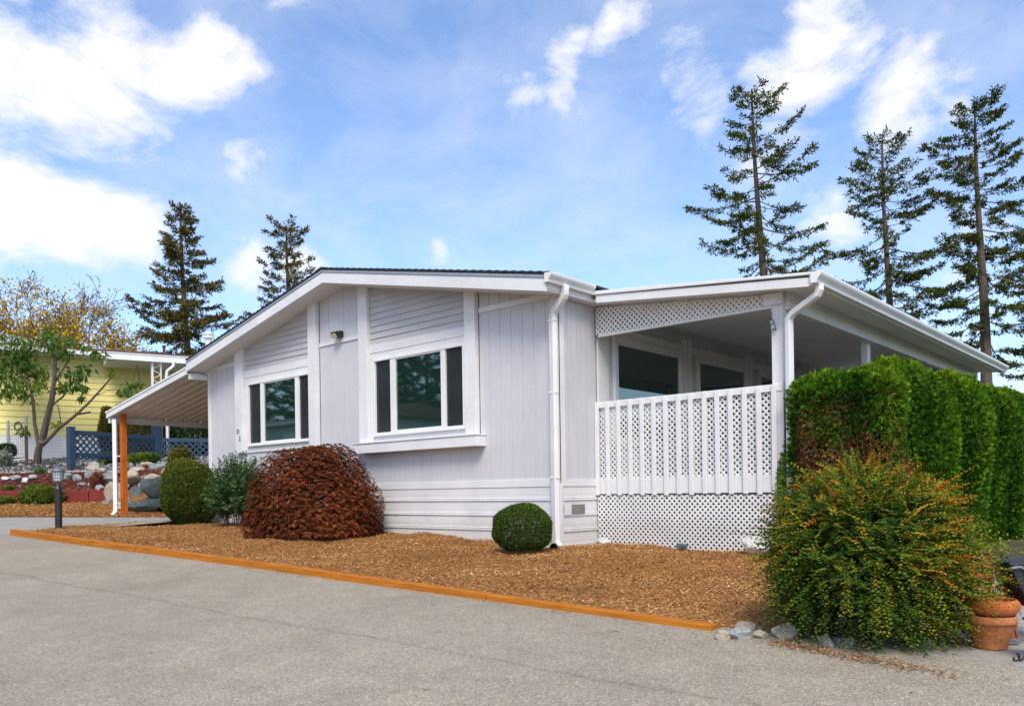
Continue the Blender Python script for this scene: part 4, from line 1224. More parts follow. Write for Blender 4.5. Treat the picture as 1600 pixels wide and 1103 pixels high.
# eaves
ybox(-12.3, 1.25, .02, .55, 5.40, 5.43, 'soffit', 'soffit')
ybox(-12.3, 1.25, .55, .66, 5.44, 5.59, 'gutter', 'trim2', bevel=.01)
m = MB(); m.prism([yw(-12.4, .62, 5.60), yw(-12.4, -3.6, 6.35), yw(-12.4, -7.8, 5.60), yw(-12.4, -7.8, 5.54), yw(-12.4, .62, 5.54)], tuple(np.append(DW * 19.8, 0)))
yr = m.build('roof', 'brownroof', YH)
for i in range(7):
    b = .62 - i * .55; z = 5.605 + .75 / 4.22 * (i * .55)
    m = MB(); m.prism([yw(-12.42, b + .02, z + .012), yw(-12.42, b - .56, z + .012 + .098), yw(-12.42, b - .56, z + .100), yw(-12.42, b + .02, z - .01)], tuple(np.append(DW * 19.84, 0))); m.build('shingle_course', 'brownroof', yr)
q = yw(3.4, -2.2, 0)
MB().lathe([(.05, 0), (.05, .35), (.07, .36), (.07, .42), (.02, .44)], (q[0], q[1], 6.0), 10).build('vent_pipe', 'rust', yr)
# porch roof of the yellow house
ybox(1.26, 7.2, .0, 2.1, 5.14, 5.20, 'porch_soffit', 'soffit')
m = MB(); m.prism([yw(1.26, 2.1, 5.13), yw(7.4, 2.1, 5.13), yw(7.4, 2.16, 5.13), yw(1.2, 2.16, 5.13), yw(1.2, .0, 5.13), yw(1.26, .0, 5.13)], (0, 0, .19)); m.build('porch_fascia', 'trim2', YH)
m = MB(); m.prism([yw(1.18, .0, 5.323), yw(1.18, 2.18, 5.323), yw(7.4, 2.18, 5.323), yw(7.4, .0, 5.323)], (0, 0, .03)); m.build('porch_roof', 'trim2', YH)
q = yw(2.52, 2.0, 0)
m = MB(); m.box(q[0] - .03, q[0] + .03, q[1] - .03, q[1] + .03, 2.0, 5.13); m.build('porch_post', 'trim2', YH)
q2 = np.array(yw(2.78, 2.0, 0))
m = MB(); m.box(q2[0] - .02, q2[0] + .02, q2[1] - .02, q2[1] + .02, 2.0, 5.13)
for z in np.arange(2.1, 5.0, .32):
    pts = []
    for t_ in np.linspace(0, 1, 12):
        s = .5 + .5 * math.sin(t_ * 2 * math.pi)
        pts.append(tuple(np.array(yw(2.55 + .2 * s, 2.0, z + .32 * t_))))
    m.tube(pts, .012, 5)
m.build('porch_scroll_post', 'trim2', YH)
rect_tube('porch_downspout', [yw(3.15, 2.2, 5.15), yw(3.15, 2.2, 5.02), yw(2.97, 2.1, 4.86), yw(2.95, 2.1, 4.76), yw(2.95, 2.1, 2.1)], .05, .04, 'trim2', YH)
hb = thing('hanging_planter', 'dark hanging planter under the yellow house porch roof', 'planter', yw(2.1, 1.2, 4.3))
q = yw(2.15, 1.2, 4.42)
MB().lathe([(.03, -.12), (.13, -.08), (.18, .03), (.19, .05), (.17, .05)], q, 14).build('bowl', 'rust', hb)
m = MB()
for k in range(3):
    a = k * 2.09; m.tube([(q[0] + .17 * math.cos(a), q[1] + .17 * math.sin(a), q[2] + .05), (q[0], q[1], 5.14)], .005, 4)
m.build('chain', 'black', hb)
sh = thing('garden_shed_box', 'dark green storage box with a sloped lid against the yellow house', 'box', yw(1.7, .6, 2.0))
m = MB(); m.prism([yw(1.5, .35, 1.8), yw(1.5, 1.0, 1.8), yw(1.5, 1.0, 3.1), yw(1.5, .35, 3.25)], tuple(np.append(DW * 1.3, 0))); m.build('body', 'teal', sh, bevel=.01)
m = MB(); m.prism([yw(1.44, .3, 3.26), yw(1.44, 1.06, 3.09), yw(1.44, 1.06, 3.13), yw(1.44, .3, 3.30)], tuple(np.append(DW * 1.42, 0))); m.build('lid', 'black', sh)

# ------------------------------------------------------------------ plants
def scatter_dome(n, c, r, hgt, rng, zlow=0.0, inner=.25, bumps=6, amp=.08, top_pow=2.3):
    """points on / just inside a lumpy superellipsoid dome; returns P, outward normal"""
    d = rand_dirs(n * 2, rng)
    d = d[d[:, 2] > -.86][:n]
    n = len(d)
    e = 2.0 / top_pow
    s = np.sign(d) * np.abs(d) ** e
    k = 1.0 / (np.abs(d[:, 0]) ** top_pow + np.abs(d[:, 1]) ** top_pow + np.abs(d[:, 2]) ** top_pow) ** (1 / top_pow)
    f = rng.normal(size=(bumps, 3)) * 3.5; ph = rng.uniform(0, 6, bumps)
    bmp = sum(np.sin(d @ f[i] + ph[i]) for i in range(bumps)) / bumps
    rad = k * (1 + amp * bmp * 2) * (1 - inner * rng.beta(1, 3, n))
    P = d * rad[:, None]
    hz = hgt / 2
    P = np.stack([P[:, 0] * r, P[:, 1] * r, P[:, 2] * hz + hz], -1) + np.array(c)
    nr = unit(d / np.array((r, r, hz)))
    return P, nr, bmp
def stems(mb, c, r, hgt, n, rng, rad=.012):
    for _ in range(n):
        a = rng.uniform(0, 6.28); q = rng.uniform(.2, .8) * r
        mb.tube([(c[0] + .05 * math.cos(a), c[1] + .05 * math.sin(a), c[2] - .04), (c[0] + q * .5 * math.cos(a), c[1] + q * .5 * math.sin(a), c[2] + hgt * .35), (c[0] + q * math.cos(a), c[1] + q * math.sin(a), c[2] + hgt * .75)], [rad * 1.4, rad, rad * .4], 5)
def clipped_shrub(name, label, c, r, hgt, n, leaf, mat, rng, amp=.04, pw=2.2, spread=.9, jit=.5):
    t = thing(name, label, 'shrub', c)
    m = MB(); stems(m, c, r, hgt, 9, rng); m.build('stems', 'twig', t)
    P, N, bmp = scatter_dome(n, c, r, hgt, rng, amp=amp, top_pow=pw)
    A = unit(N * .8 + rand_dirs(len(P), rng) * spread + np.array((0, 0, .25)))
    NN = rand_dirs(len(P), rng) + N * .6
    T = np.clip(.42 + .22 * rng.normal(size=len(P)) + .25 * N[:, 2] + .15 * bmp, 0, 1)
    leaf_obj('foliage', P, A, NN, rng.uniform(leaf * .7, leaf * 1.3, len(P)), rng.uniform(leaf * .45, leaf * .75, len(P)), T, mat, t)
    return t
bz_ = lambda x, y: float(bed_z(np.float64(x), np.float64(y)))
clipped_shrub('boxwood_ball', 'small round clipped green boxwood ball beside the downspout', (0.0, -.76, bz_(0, -.76) - .01), .355, .60, 28000, .021, 'box', np.random.default_rng(1), .05)
clipped_shrub('round_bush', 'rounded olive green bush at the left front corner of the house', (-8.72, -.62, bz_(-8.72, -.62) - .02), .52, 1.30, 30000, .034, 'yew', np.random.default_rng(2), .09, 2.15)
# loose green shrub with upright shoots
def shooty(name, label, c, r, hgt, nsh, per, leaf, mat, rng, up=1.0, droop=.0, tint=None, lo=0.25, wfac=.55, base_r=.3, cat='shrub', flat=.0, squash=(1, 1), tshift=None):
    t = thing(name, label, cat, c)
    m = MB()
    Ps, As, Ns, Ls, Ts = [], [], [], [], []
    for i in range(nsh):
        a = rng.uniform(0, 2 * np.pi)
        el = np.arcsin(rng.uniform(-.05 if lo < .2 else .1, 1)) * up
        d = np.array([np.cos(a) * np.cos(el) * squash[0], np.sin(a) * np.cos(el) * squash[1], np.sin(el)])
        end = np.array([d[0] * r, d[1] * r, hgt * (lo * .4 + (1 - lo * .4) * max(d[2], 0) ** .8)]) * rng.uniform(.72, 1.08)
        st = np.array([d[0] * r * base_r, d[1] * r * base_r, end[2] * rng.uniform(.05, .45)])
        ctl = (st + end) / 2 + np.array([0, 0, hgt * .16]) + rng.normal(size=3) * .05 * r
        s = np.linspace(0, 1, per) ** .85
        cv = (1 - s)[:, None] ** 2 * st + 2 * (s * (1 - s))[:, None] * ctl + s[:, None] ** 2 * end
        cv[:, 2] -= droop * hgt * s ** 3
        tg = unit(np.gradient(cv, axis=0))
        k = s > .22
        cv2 = cv[k]; tg2 = tg[k]; nn = len(cv2)
        sd_ = unit(np.cross(tg2, np.array([0, 0, 1.]) + rng.normal(size=3) * .2))
        sgn = np.where(np.arange(nn) % 2 == 0, 1, -1)[:, None]
        A = unit(sd_ * sgn * .9 + tg2 * .55 + rng.normal(size=(nn, 3)) * .28)
        Ps.append(cv2 + np.array(c)); As.append(A); Ns.append(np.array([0, 0, 1.]) + rng.normal(size=(nn, 3)) * (.55 - flat))
        Ls.append(rng.uniform(.7, 1.25, nn) * leaf * (1.1 - .35 * s[k]))
        tb = rng.beta(2, 2.4) if tint is None else tint(rng, d, end / np.array([r, r, hgt]))
        Ts.append(np.clip(tb + rng.normal(size=nn) * .09 + .12 * (s[k] - .5), 0, 1))
        if i % 5 == 0: m.tube([tuple(cv[0] + np.array(c)), tuple(cv[per // 2] + np.array(c)), tuple(cv[-1] + np.array(c))], [.006, .004, .0015], 4, caps=False)
    m.build('stems', 'twig', t)
    L = np.concatenate(Ls)
    leaf_obj('foliage', np.concatenate(Ps), np.concatenate(As), np.concatenate(Ns), L, L * wfac, np.concatenate(Ts), mat, t)
    return t
shooty('leafy_shrub', 'loose green leafy shrub between the round bush and red maple', (-7.15, -.5, bz_(-7.15, -.5) - .02), .60, 1.36, 620, 30, .058, 'shrub', np.random.default_rng(3), base_r=.35, wfac=.68,
       tint=lambda rg, d, e: rg.beta(2, 2) * .9 + (.15 if (d[0] > .5 and rg.random() < .3) else 0))
# autumn bush at the driveway corner
def bush_tint(rg, d, e):
    top_ = e[2]
    right = d @ np.array([VR[0], VR[1], 0])
    v = .22 + .26 * top_ + .16 * max(right, 0) + rg.normal() * .15
    if rg.random() < .16: v += .32
    return v
bx, by = from_v((1354 - 800) / 1269 * 4.98, 4.98)
def spray_bush(name, label, c, rx, ry, hgt, n, rng):
    t = thing(name, label, 'shrub', c)
    c3 = np.array(c)
    m = MB()
    for k in range(60):
        a = rng.uniform(0, 6.28); q = rng.uniform(.3, .85); z = rng.uniform(.35, .95) * hgt
        e = VR_3 * rx * q * math.cos(a) + VD_3 * ry * q * math.sin(a)
        m.tube([tuple(c3 + e * .12), tuple(c3 + e * .6 + np.array([0, 0, z * .7])), tuple(c3 + e + np.array([0, 0, z]))], [.009, .006, .002], 4, caps=False)
    m.build('stems', 'twig', t)
    d = rand_dirs(n * 2, rng); d = d[d[:, 2] > -.75][:n]; n = len(d)
    pw = 2.7
    k = 1.0 / (np.abs(d[:, 0]) ** pw + np.abs(d[:, 1]) ** pw + np.abs(d[:, 2]) ** pw) ** (1 / pw)
    f = rng.normal(size=(9, 3)) * 5.5; ph = rng.uniform(0, 6, 9)
    b = sum(np.sin(d @ f[i] + ph[i]) for i in range(9)) / 5
    rad = k * (1 + .22 * b) * (1 - .6 * rng.beta(1, 2.0, n))
    loc = d * rad[:, None]
    # leaning outline: wider to the right half way up, narrow at the left foot
    X = loc[:, 0] * rx; Y = loc[:, 1] * ry; Z = loc[:, 2] * hgt / 2 + hgt / 2
    P0 = c3 + np.outer(X, VR_3) + np.outer(Y, VD_3) + np.outer(Z, [0, 0, 1.])
    out_ = unit(np.outer(d[:, 0], VR_3) + np.outer(d[:, 1], VD_3) + np.outer(d[:, 2] * .6, [0, 0, 1.]))
    per = 17
    s = np.linspace(0, 1, per)
    L = rng.uniform(.13, .27, n) * np.where(rng.random(n) < .06, 1.6, 1)
    ax = unit(out_ * .8 + rng.normal(size=(n, 3)) * .5 + VR_3 * (.15 + .55 * np.clip(d[:, :1], 0, 1)) + np.array([0, 0, .15]))
    sag = rng.uniform(.1, .55, n)
    cv = P0[:, None, :] + ax[:, None, :] * (s[None, :] * L[:, None])[..., None]
    cv[:, :, 2] -= (s[None, :] ** 2) * (L * sag)[:, None]
    sd_ = unit(np.cross(ax, np.array([0, 0, 1.]) + rng.normal(size=(n, 3)) * .25))
    sg = np.where(np.arange(per) % 2 == 0, 1., -1.)
    A = unit(sd_[:, None, :] * sg[None, :, None] * .9 + ax[:, None, :] * .65 + rng.normal(size=(n, per, 3)) * .17)
    N = np.array([0, 0, 1.]) + out_[:, None, :] * .5 + rng.normal(size=(n, 1, 3)) * .35 + rng.normal(size=(n, per, 3)) * .2
    hh = Z / hgt
    right = loc[:, 0]
    tn = .17 + .30 * hh + .16 * np.clip(right, -.3, 1) + .13 * b + rng.normal(size=n) * .12 + np.where(rng.random(n) < .17, .32, 0)
    T = np.clip(tn[:, None] + rng.normal(size=(n, per)) * .035 + .26 * (s[None, :] - .4), 0, 1)
    LF = rng.uniform(.021, .033, (n, per)) * (1.2 - .55 * s[None, :])
    leaf_obj('foliage', cv.reshape(-1, 3), A.reshape(-1, 3), N.reshape(-1, 3), LF.ravel(), LF.ravel() * .62, T.ravel(), 'bushy', t)
    return t
VR_3 = np.array([VR[0], VR[1], 0]); VD_3 = np.array([VD[0], VD[1], 0])
spray_bush('autumn_bush', 'large wild bush with green, yellow and orange leaves at the driveway corner', (bx, by, -.20), .50, .48, .99, 6200, np.random.default_rng(4))

# weeping red maple
def maple(c, r, hgt, rng):
    t = thing('weeping_maple', 'dome shaped weeping maple with dark red feathery leaves', 'shrub', c)
    m = MB()
    m.tube([(c[0], c[1], c[2] - .05), (c[0] + .05, c[1], c[2] + .4), (c[0] - .03, c[1] + .03, c[2] + .9), (c[0] + .05, c[1], c[2] + 1.2)], [.07, .06, .045, .02], 8)
    for k in range(26):
        a = rng.uniform(0, 6.28); q = r * rng.uniform(.6, .97); z0 = rng.uniform(.7, 1.2)
        m.tube([(c[0], c[1], c[2] + z0 * .8), (c[0] + q * .5 * math.cos(a), c[1] + q * .5 * math.sin(a), c[2] + z0 * hgt * .8), (c[0] + q * .9 * math.cos(a), c[1] + q * .9 * math.sin(a), c[2] + z0 * hgt * .55), (c[0] + q * math.cos(a), c[1] + q * math.sin(a), c[2] + z0 * hgt * .22)], [.02, .014, .008, .003], 5)
    m.build('trunk', 'bark', t)
    n = 13500
    d = rand_dirs(n * 3, rng); d = d[d[:, 2] > -.12][:n]; n = len(d)
    f = rng.normal(size=(9, 3)) * 5; ph = rng.uniform(0, 6, 9)
    b = sum(np.sin(d @ f[i] + ph[i]) for i in range(9)) / 9
    rad = (1 + .12 * b) * (1 - .42 * rng.beta(1, 1.9, n))
    el = np.clip(d[:, 2], 0, 1)
    kk = 1.0 / (np.hypot(d[:, 0], d[:, 1]) ** 2.2 + np.abs(d[:, 2]) ** 2.2) ** (1 / 2.2)
    rad = rad * kk
    P = np.stack([d[:, 0] * r, d[:, 1] * r, np.maximum(d[:, 2], -.1) * hgt * .88 + .12 * hgt], -1) * rad[:, None] + np.array(c)
    P[:, 2] = np.maximum(P[:, 2], c[2] + .07)
    out_ = unit(np.stack([d[:, 0], d[:, 1], 0 * el], -1))
    tint = np.clip(.48 + .20 * rng.normal(size=n) + .30 * b, 0, .96)
    red = (rng.random(n) < .015) | ((d @ VR_3 < -.8) & (rng.random(n) < .10))
    tint[red] = 1.0
    PP, AA, NN, LL, WW, TT = [], [], [], [], [], []
    K = 7
    for j in range(K):
        ang = (j - (K - 1) / 2) * .34 + rng.normal(size=n) * .1
        down = np.array([0, 0, -1.])
        axis = unit(out_ * (.55 + .5 * el[:, None]) + down * (.75 - .35 * el[:, None]) + rng.normal(size=(n, 3)) * .16)
        side = unit(np.cross(axis, out_ + np.array([0, 0, .8])))
        A = unit(axis * np.cos(ang)[:, None] + side * np.sin(ang)[:, None])
        PP.append(P); AA.append(A); NN.append(out_ + np.array([0, 0, .7]) + rng.normal(size=(n, 3)) * .25)
        LL.append(rng.uniform(.045, .085, n) * (1 - .35 * abs(j - 3) / 3)); WW.append(rng.uniform(.011, .018, n)); TT.append(np.clip(tint + rng.normal(size=n) * .06, 0, 1) * np.where(red, 1, .99))
    leaf_obj('foliage', np.concatenate(PP), np.concatenate(AA), np.concatenate(NN), np.concatenate(LL), np.concatenate(WW), np.concatenate(TT), 'maple', t, .1, .4)
VR_3 = np.array([VR[0], VR[1], 0])
maple((-3.92, -1.06, bz_(-3.92, -1.06) - .02), 1.02, 1.44, np.random.default_rng(8))

# arborvitae hedge
def arbor(name, label, c, r, hgt, n, rng, brown=0.0, group=None, dome=.74):
    t = thing(name, label, 'hedge', c, group)
    m = MB(); m.tube([(c[0], c[1], c[2] - .1), (c[0] + .03, c[1], c[2] + hgt * .5), (c[0], c[1], c[2] + hgt * .9)], [.06, .045, .012], 7)
    for k in range(40):
        a = rng.uniform(0, 6.28); z = rng.uniform(.1, .85) * hgt; q = r * rng.uniform(.55, .85)
        m.tube([(c[0], c[1], c[2] + z), (c[0] + q * math.cos(a), c[1] + q * math.sin(a), c[2] + min(z + .25, hgt * .93))], [.012, .004], 4, caps=False)
    m.build('trunk', 'twig', t)
    a = rng.uniform(0, 2 * np.pi, n); h = rng.beta(1.15, 1.0, n)
    f = rng.normal(size=(10, 3)) * np.array([3.6, 3.6, 1.5]); ph = rng.uniform(0, 6, 10)
    q = np.stack([np.cos(a), np.sin(a), h * hgt / r * .8], -1)
    b = sum(np.sin(q @ f[i] + ph[i]) for i in range(10)) / 4
    prof = np.where(h < dome, .92 + .08 * np.sin(h * 3), np.sqrt(np.clip(1 - ((h - dome) / (1.005 - dome)) ** 2, 0, 1)) * .98)
    capf = h > .985
    rr_ = np.where(capf, np.sqrt(rng.random(n)) * .5, prof)
    rad = r * rr_ * (1 + .15 * b) * (1 - .28 * rng.beta(1, 2.6, n))
    P = np.stack([np.cos(a) * rad, np.sin(a) * rad, h * hgt * (1 + .02 * b)], -1) + np.array(c)
    out_ = np.stack([np.cos(a), np.sin(a), 0 * a], -1)
    PP, AA, NN, LL, WW, TT = [], [], [], [], [], []
    t0 = np.clip(.40 + .13 * rng.normal(size=n) + .26 * b + .32 * smooth(.82, 1, h), 0, 1)  # lighter on top and ridges: sunlight put into the leaf tint
    fan = unit(np.cross(out_, np.array([0, 0, 1.])) + rng.normal(size=(n, 3)) * .8)
    ax0 = unit(out_ * .75 + np.array([0, 0, .6]) + rng.normal(size=(n, 3)) * .5)
    for j in range(5):
        ang = (j - 2) * .50
        ax = ax0
        A = unit(ax * math.cos(ang) + fan * math.sin(ang))
        PP.append(P); AA.append(A); NN.append(np.cross(ax, fan) + rng.normal(size=(n, 3)) * .2)
        LL.append(rng.uniform(.035, .075, n) * (1 - .14 * abs(j - 2))); WW.append(rng.uniform(.013, .022, n)); TT.append(np.clip(t0 + rng.normal(size=n) * .07, 0, 1))
    PP, AA, NN, LL, WW, TT = map(np.concatenate, (PP, AA, NN, LL, WW, TT))
    dead = np.zeros(len(PP), bool)
    if brown:
        hh = (PP[:, 2] - c[2]) / hgt
        facing = (PP[:, :2] - np.array(c[:2])) @ (-VD) / r
        left_ = -(PP[:, :2] - np.array(c[:2])) @ VR / r
        w = .5 * np.sin(PP[:, 0] * 11 + PP[:, 2] * 7) + .5 * np.sin(PP[:, 1] * 9 - PP[:, 2] * 12 + 1)
        dead = (facing > .05) & (hh + .12 * w - .12 * left_ < .66 + .12 * rng.normal(size=len(PP))) & (hh > .05)
        dead |= (facing > .2) & (rng.random(len(PP)) < .05)
        thin_ = dead & (rng.random(len(PP)) < .35)
        keep_ = ~thin_
        leaf_obj('dead_foliage', PP[dead & keep_], unit(AA[dead & keep_] + np.array([0, 0, -1.1])), NN[dead & keep_], LL[dead & keep_] * .95, WW[dead & keep_] * .8, TT[dead & keep_], 'thujabrown', t, label='brown dead foliage on the lower front')
    k = ~dead
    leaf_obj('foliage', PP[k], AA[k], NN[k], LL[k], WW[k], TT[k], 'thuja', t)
    return t
HG = 'clipped conifer hedge beside the porch'
arbor('arborvitae', 'nearest arborvitae of the hedge, brown and dead low on its front', (3.32, .97, -.12), .62, 2.14, 18000, np.random.default_rng(21), 1.0, HG, .86)
hp = [(3.42, 2.20, .64, 2.36), (3.58, 3.40, .60, 2.30), (3.52, 4.55, .62, 2.40), (3.6, 5.7, .62, 2.34), (3.55, 6.9, .64, 2.42), (3.6, 8.1, .64, 2.38), (3.55, 9.3, .66, 2.46), (3.65, 10.5, .66, 2.40)]
ORD = ['second', 'third', 'fourth', 'fifth', 'sixth', 'seventh', 'eighth', 'ninth']
protoA = None
for i, (x_, y_, r_, h_) in enumerate(hp):
    lb = f'{ORD[i]} bright green arborvitae of the hedge counted from the porch corner'
    if i < 2:
        pz_ = arbor('arborvitae', lb, (x_, y_, -.12), r_, h_, 17000, np.random.default_rng(30 + i), 0, HG)
        if i == 0: pA = pz_
        else: pB = pz_
    else:
        copy_tree(pA if i % 2 == 0 else pB, (x_, y_, -.12), (1, 1, h_ / (2.36 if i % 2 == 0 else 2.30)), rotz=i * 1.3, label=lb)
# ------------------------------------------------------------------ tall firs
def fir(name, label, base, H_, crown0, prof, nbr, rng, mat, group='tall conifers behind the houses', dens=1.0, lean=(0, 0), trunk_r=.34, needle=.30):
    t = thing(name, label, 'tree', base, group)
    b0 = np.array(base, float)
    m = MB()
    def axis(h): return b0 + np.array([lean[0] * h ** 1.5 + .18 * math.sin(h * 5), lean[1] * h ** 1.5 + .15 * math.sin(h * 4 + 1), h * H_])
    hs = np.linspace(0, 1, 16)
    m.tube([axis(h) for h in hs], [trunk_r * (1 - .93 * h) + .02 for h in hs], 9)
    PP, AA, NN, LL, TT = [], [], [], [], []
    ga = 0
    for i in range(nbr):
        u = (i + rng.uniform(-.4, .4)) / nbr
        h = crown0 + (1 - crown0) * np.clip(u, 0, 1) ** .92
        h = min(h, .985)
        rel = (h - crown0) / (1 - crown0)
        ga += 2.4 + rng.normal() * .5
        Lb = prof(rel) * (rng.uniform(.62, 1.2) if rng.random() < .72 else rng.uniform(.25, .6))
        if rng.random() < .12: Lb *= .5
        if Lb < .25: Lb = .25
        pitch = -.24 + .72 * rel ** 1.5 + rng.normal() * .13
        dh = np.array([math.cos(ga), math.sin(ga), 0])
        s = np.linspace(0, 1, 9)
        p0 = axis(h)
        sag = -.16 * Lb * np.sin(s * math.pi * .9) + .10 * Lb * s ** 3 
        cv = p0 + dh * (s * Lb * math.cos(pitch))[:, None] + np.array([0, 0, 1.]) * (s * Lb * math.sin(pitch) + sag * (1 - rel * .7))[:, None]
        sidev = np.cross(dh, [0, 0, 1.])
        cv += sidev * (np.sin(s * 2.5 + rng.uniform(0, 6)) * .06 * Lb * s)[:, None]
        m.tube([tuple(q) for q in cv[::2]], [max(.012, .05 * Lb / 4 * (1 - q)) for q in s[::2]], 5, caps=False)
        ntw = int(max(6, Lb * 15 * dens))
        for k in range(ntw):
            ss = rng.beta(1.7, 1.05) * .8 + .2 if Lb > .8 else rng.uniform(0, 1)
            idx = ss * 8; i0 = int(min(idx, 7)); fr_ = idx - i0
            q0 = cv[i0] * (1 - fr_) + cv[i0 + 1] * fr_
            tgt = unit(cv[i0 + 1] - cv[i0])
            sg = rng.choice([-1, 1])
            lt = (.20 + .34 * Lb * (1 - ss * .75) * .55) * rng.uniform(.6, 1.2)
            lt = min(lt, 1.5)
            td = unit(tgt * .75 + sidev * sg * .8 + np.array([0, 0, rng.uniform(-.45, .12)]))
            nn = int(max(6, lt * 25 * dens))
            sp_ = np.linspace(.08, 1, nn)
            q = q0 + td * (sp_ * lt)[:, None] + np.array([0, 0, -.12]) * (sp_ ** 2 * lt)[:, None] + rng.normal(size=(nn, 3)) * .035
            PP.append(q)
            AA.append(unit(td * .8 + rng.normal(size=(nn, 3)) * .5 + np.array([0, 0, -.05])))
            NN.append(np.array([0, 0, 1.]) + rng.normal(size=(nn, 3)) * .6)
            LL.append(rng.uniform(.5, 1.15, nn) * needle * .92)
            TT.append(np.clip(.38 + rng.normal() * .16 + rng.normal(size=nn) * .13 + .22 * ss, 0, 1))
    m.build('trunk', 'firbark', t)
    L = np.concatenate(LL)
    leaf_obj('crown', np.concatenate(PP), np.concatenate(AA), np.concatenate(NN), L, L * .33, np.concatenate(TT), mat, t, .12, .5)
    return t
def lerp_prof(pts):
    xs_, ys_ = zip(*pts)
    return lambda r_: float(np.interp(r_, xs_, ys_))
def base_at(px, Zd, z=1.0):
    x_, y_ = from_v(uray(px, 560)[0] / 1269 * Zd, Zd); return (x_, y_, z)
def top_z(px, py, Zd): return .74 - uray(px, py)[1] / 1269 * Zd
F1 = fir('fir_tree', 'broad brownish green fir left of the roof, behind the yellow house', base_at(291, 50), top_z(289, 318, 50) - 1.0, .30, lerp_prof([(0, 3.6), (.3, 3.4), (.6, 2.6), (.85, 1.2), (1, .35)]), 145, np.random.default_rng(41), 'firb', dens=1.05, needle=.27)
fir('fir_tree', 'narrow fir rising just behind the left slope of the roof', base_at(455, 60), top_z(455, 341, 60) - 1.5, .42, lerp_prof([(0, 3.4), (.4, 3.0), (.7, 2.2), (.88, 1.3), (.96, 1.5), (1, .5)]), 128, np.random.default_rng(42), 'firb', dens=.95, needle=.28)
F3 = fir('fir_tree', 'tall open fir leftmost of the three at right, its top bent to the left', base_at(1196, 45), top_z(1190, 122, 45) - 1.6, .38, lerp_prof([(0, 4.6), (.25, 3.9), (.5, 3.3), (.75, 2.7), (.9, 1.9), (1, .9)]), 94, np.random.default_rng(43), 'fir', dens=.95, trunk_r=.36, lean=(-.25, -.2), needle=.25)
fir('fir_tree', 'shorter slender fir in the middle of the three at right', base_at(1389, 50), top_z(1394, 202, 50) - 1.5, .38, lerp_prof([(0, 3.7), (.3, 3.9), (.55, 3.0), (.8, 2.3), (.93, 1.6), (1, .8)]), 104, np.random.default_rng(44), 'fir', dens=.95, trunk_r=.34, needle=.26)
fir('fir_tree', 'tall dark fir with a long bare lower trunk at the right edge', base_at(1535, 48), top_z(1526, 143, 48) - 1.8, .36, lerp_prof([(0, 2.8), (.12, 3.6), (.3, 3.4), (.55, 3.1), (.75, 2.7), (.92, 2.2), (1, .9)]), 108, np.random.default_rng(45), 'fir', dens=1.1, trunk_r=.40, needle=.26)
fir('fir_tree', 'dark fir partly cut off by the right edge of the picture', base_at(1640, 52), 19.5, .30, lerp_prof([(0, 4.0), (.4, 3.8), (.75, 2.6), (1, .5)]), 70, np.random.default_rng(46), 'fir', dens=.9, needle=.28)
fir('fir_tree', 'tiny far fir between the autumn tree and the broad fir', base_at(210, 85), top_z(210, 527, 85) - 1.0, .2, lerp_prof([(0, 2.4), (.5, 1.8), (1, .4)]), 50, np.random.default_rng(47), 'firb', dens=.5, needle=.4)
fir('fir_tree', 'small far fir seen through the autumn tree branches', base_at(182, 80), top_z(182, 535, 80) - 1.0, .2, lerp_prof([(0, 2.8), (.5, 2.0), (1, .4)]), 50, np.random.default_rng(48), 'firb', dens=.5, needle=.4)

# ------------------------------------------------------------------ autumn tree behind the yellow house
def branchy(name, label, base, rng, spread, levels, H0, leafmat, leaf, leafn, leaf_keep, r0=.22, col='twig', group=None, tilt=0.45, first=6):
    t = thing(name, label, 'tree', base, group)
    m = MB(); tips = []
    def grow(p, d, L, r, lev):
        pts = [p]; q = p.copy(); dd = d.copy(); nseg = 4
        for i in range(nseg):
            dd = unit(dd + rng.normal(size=3) * .13 + np.array([0, 0, .03]))
            q = q + dd * L / nseg; pts.append(q.copy())
        m.tube(pts, np.maximum(np.linspace(r, r * .62, nseg + 1), .011), 6 if lev < 2 else (4 if lev < 4 else 3), caps=False)
        if lev >= levels - 2:
            for q_ in pts[1:]: tips.append((q_, dd, lev))
        if lev < levels:
            nb_ = first if lev == 0 else rng.integers(2, 4)
            az0 = rng.uniform(0, 6.28)
            for k in range(nb_):
                sgn = az0 + k * 6.28 / nb_ + rng.normal() * .3
                pr = unit(np.cross(dd, [.3, .2, 1.])); pr2 = np.cross(dd, pr)
                s_ = spread * (1.25 if lev == 0 else 1) * rng.uniform(.6, 1.25)
                nd_ = unit(dd + (pr * math.cos(sgn) + pr2 * math.sin(sgn)) * s_)
                at_ = pts[-1] if (k < 2 or lev == 0) else pts[rng.integers(2, 4)]
                grow(at_.copy(), nd_, L * rng.uniform(.62, .86), r * .62 * rng.uniform(.7, 1), lev + 1)
    grow(np.array(base, float), np.array([0, 0, 1.]), H0, r0, 0)
    m.build('trunk', col, t)
    P, A = [], []
    for q_, d_, lv in tips:
        if leaf_keep(q_, rng):
            n_ = rng.integers(1, leafn + 1)
            P.append(q_ + rng.normal(size=(n_, 3)) * leaf * 1.2); A.append(unit(d_ + rng.normal(size=(n_, 3)) * .8 + np.array([0, 0, -.3])))
    P = np.concatenate(P); A = np.concatenate(A)
    leaf_obj('crown', P, A, rand_dirs(len(P), rng), rng.uniform(.7, 1.3, len(P)) * leaf, rng.uniform(.4, .7, len(P)) * leaf, rng.beta(2, 2, len(P)), leafmat, t)
    return t
ab = from_v(uray(75, 600)[0] / 1269 * 36, 36)
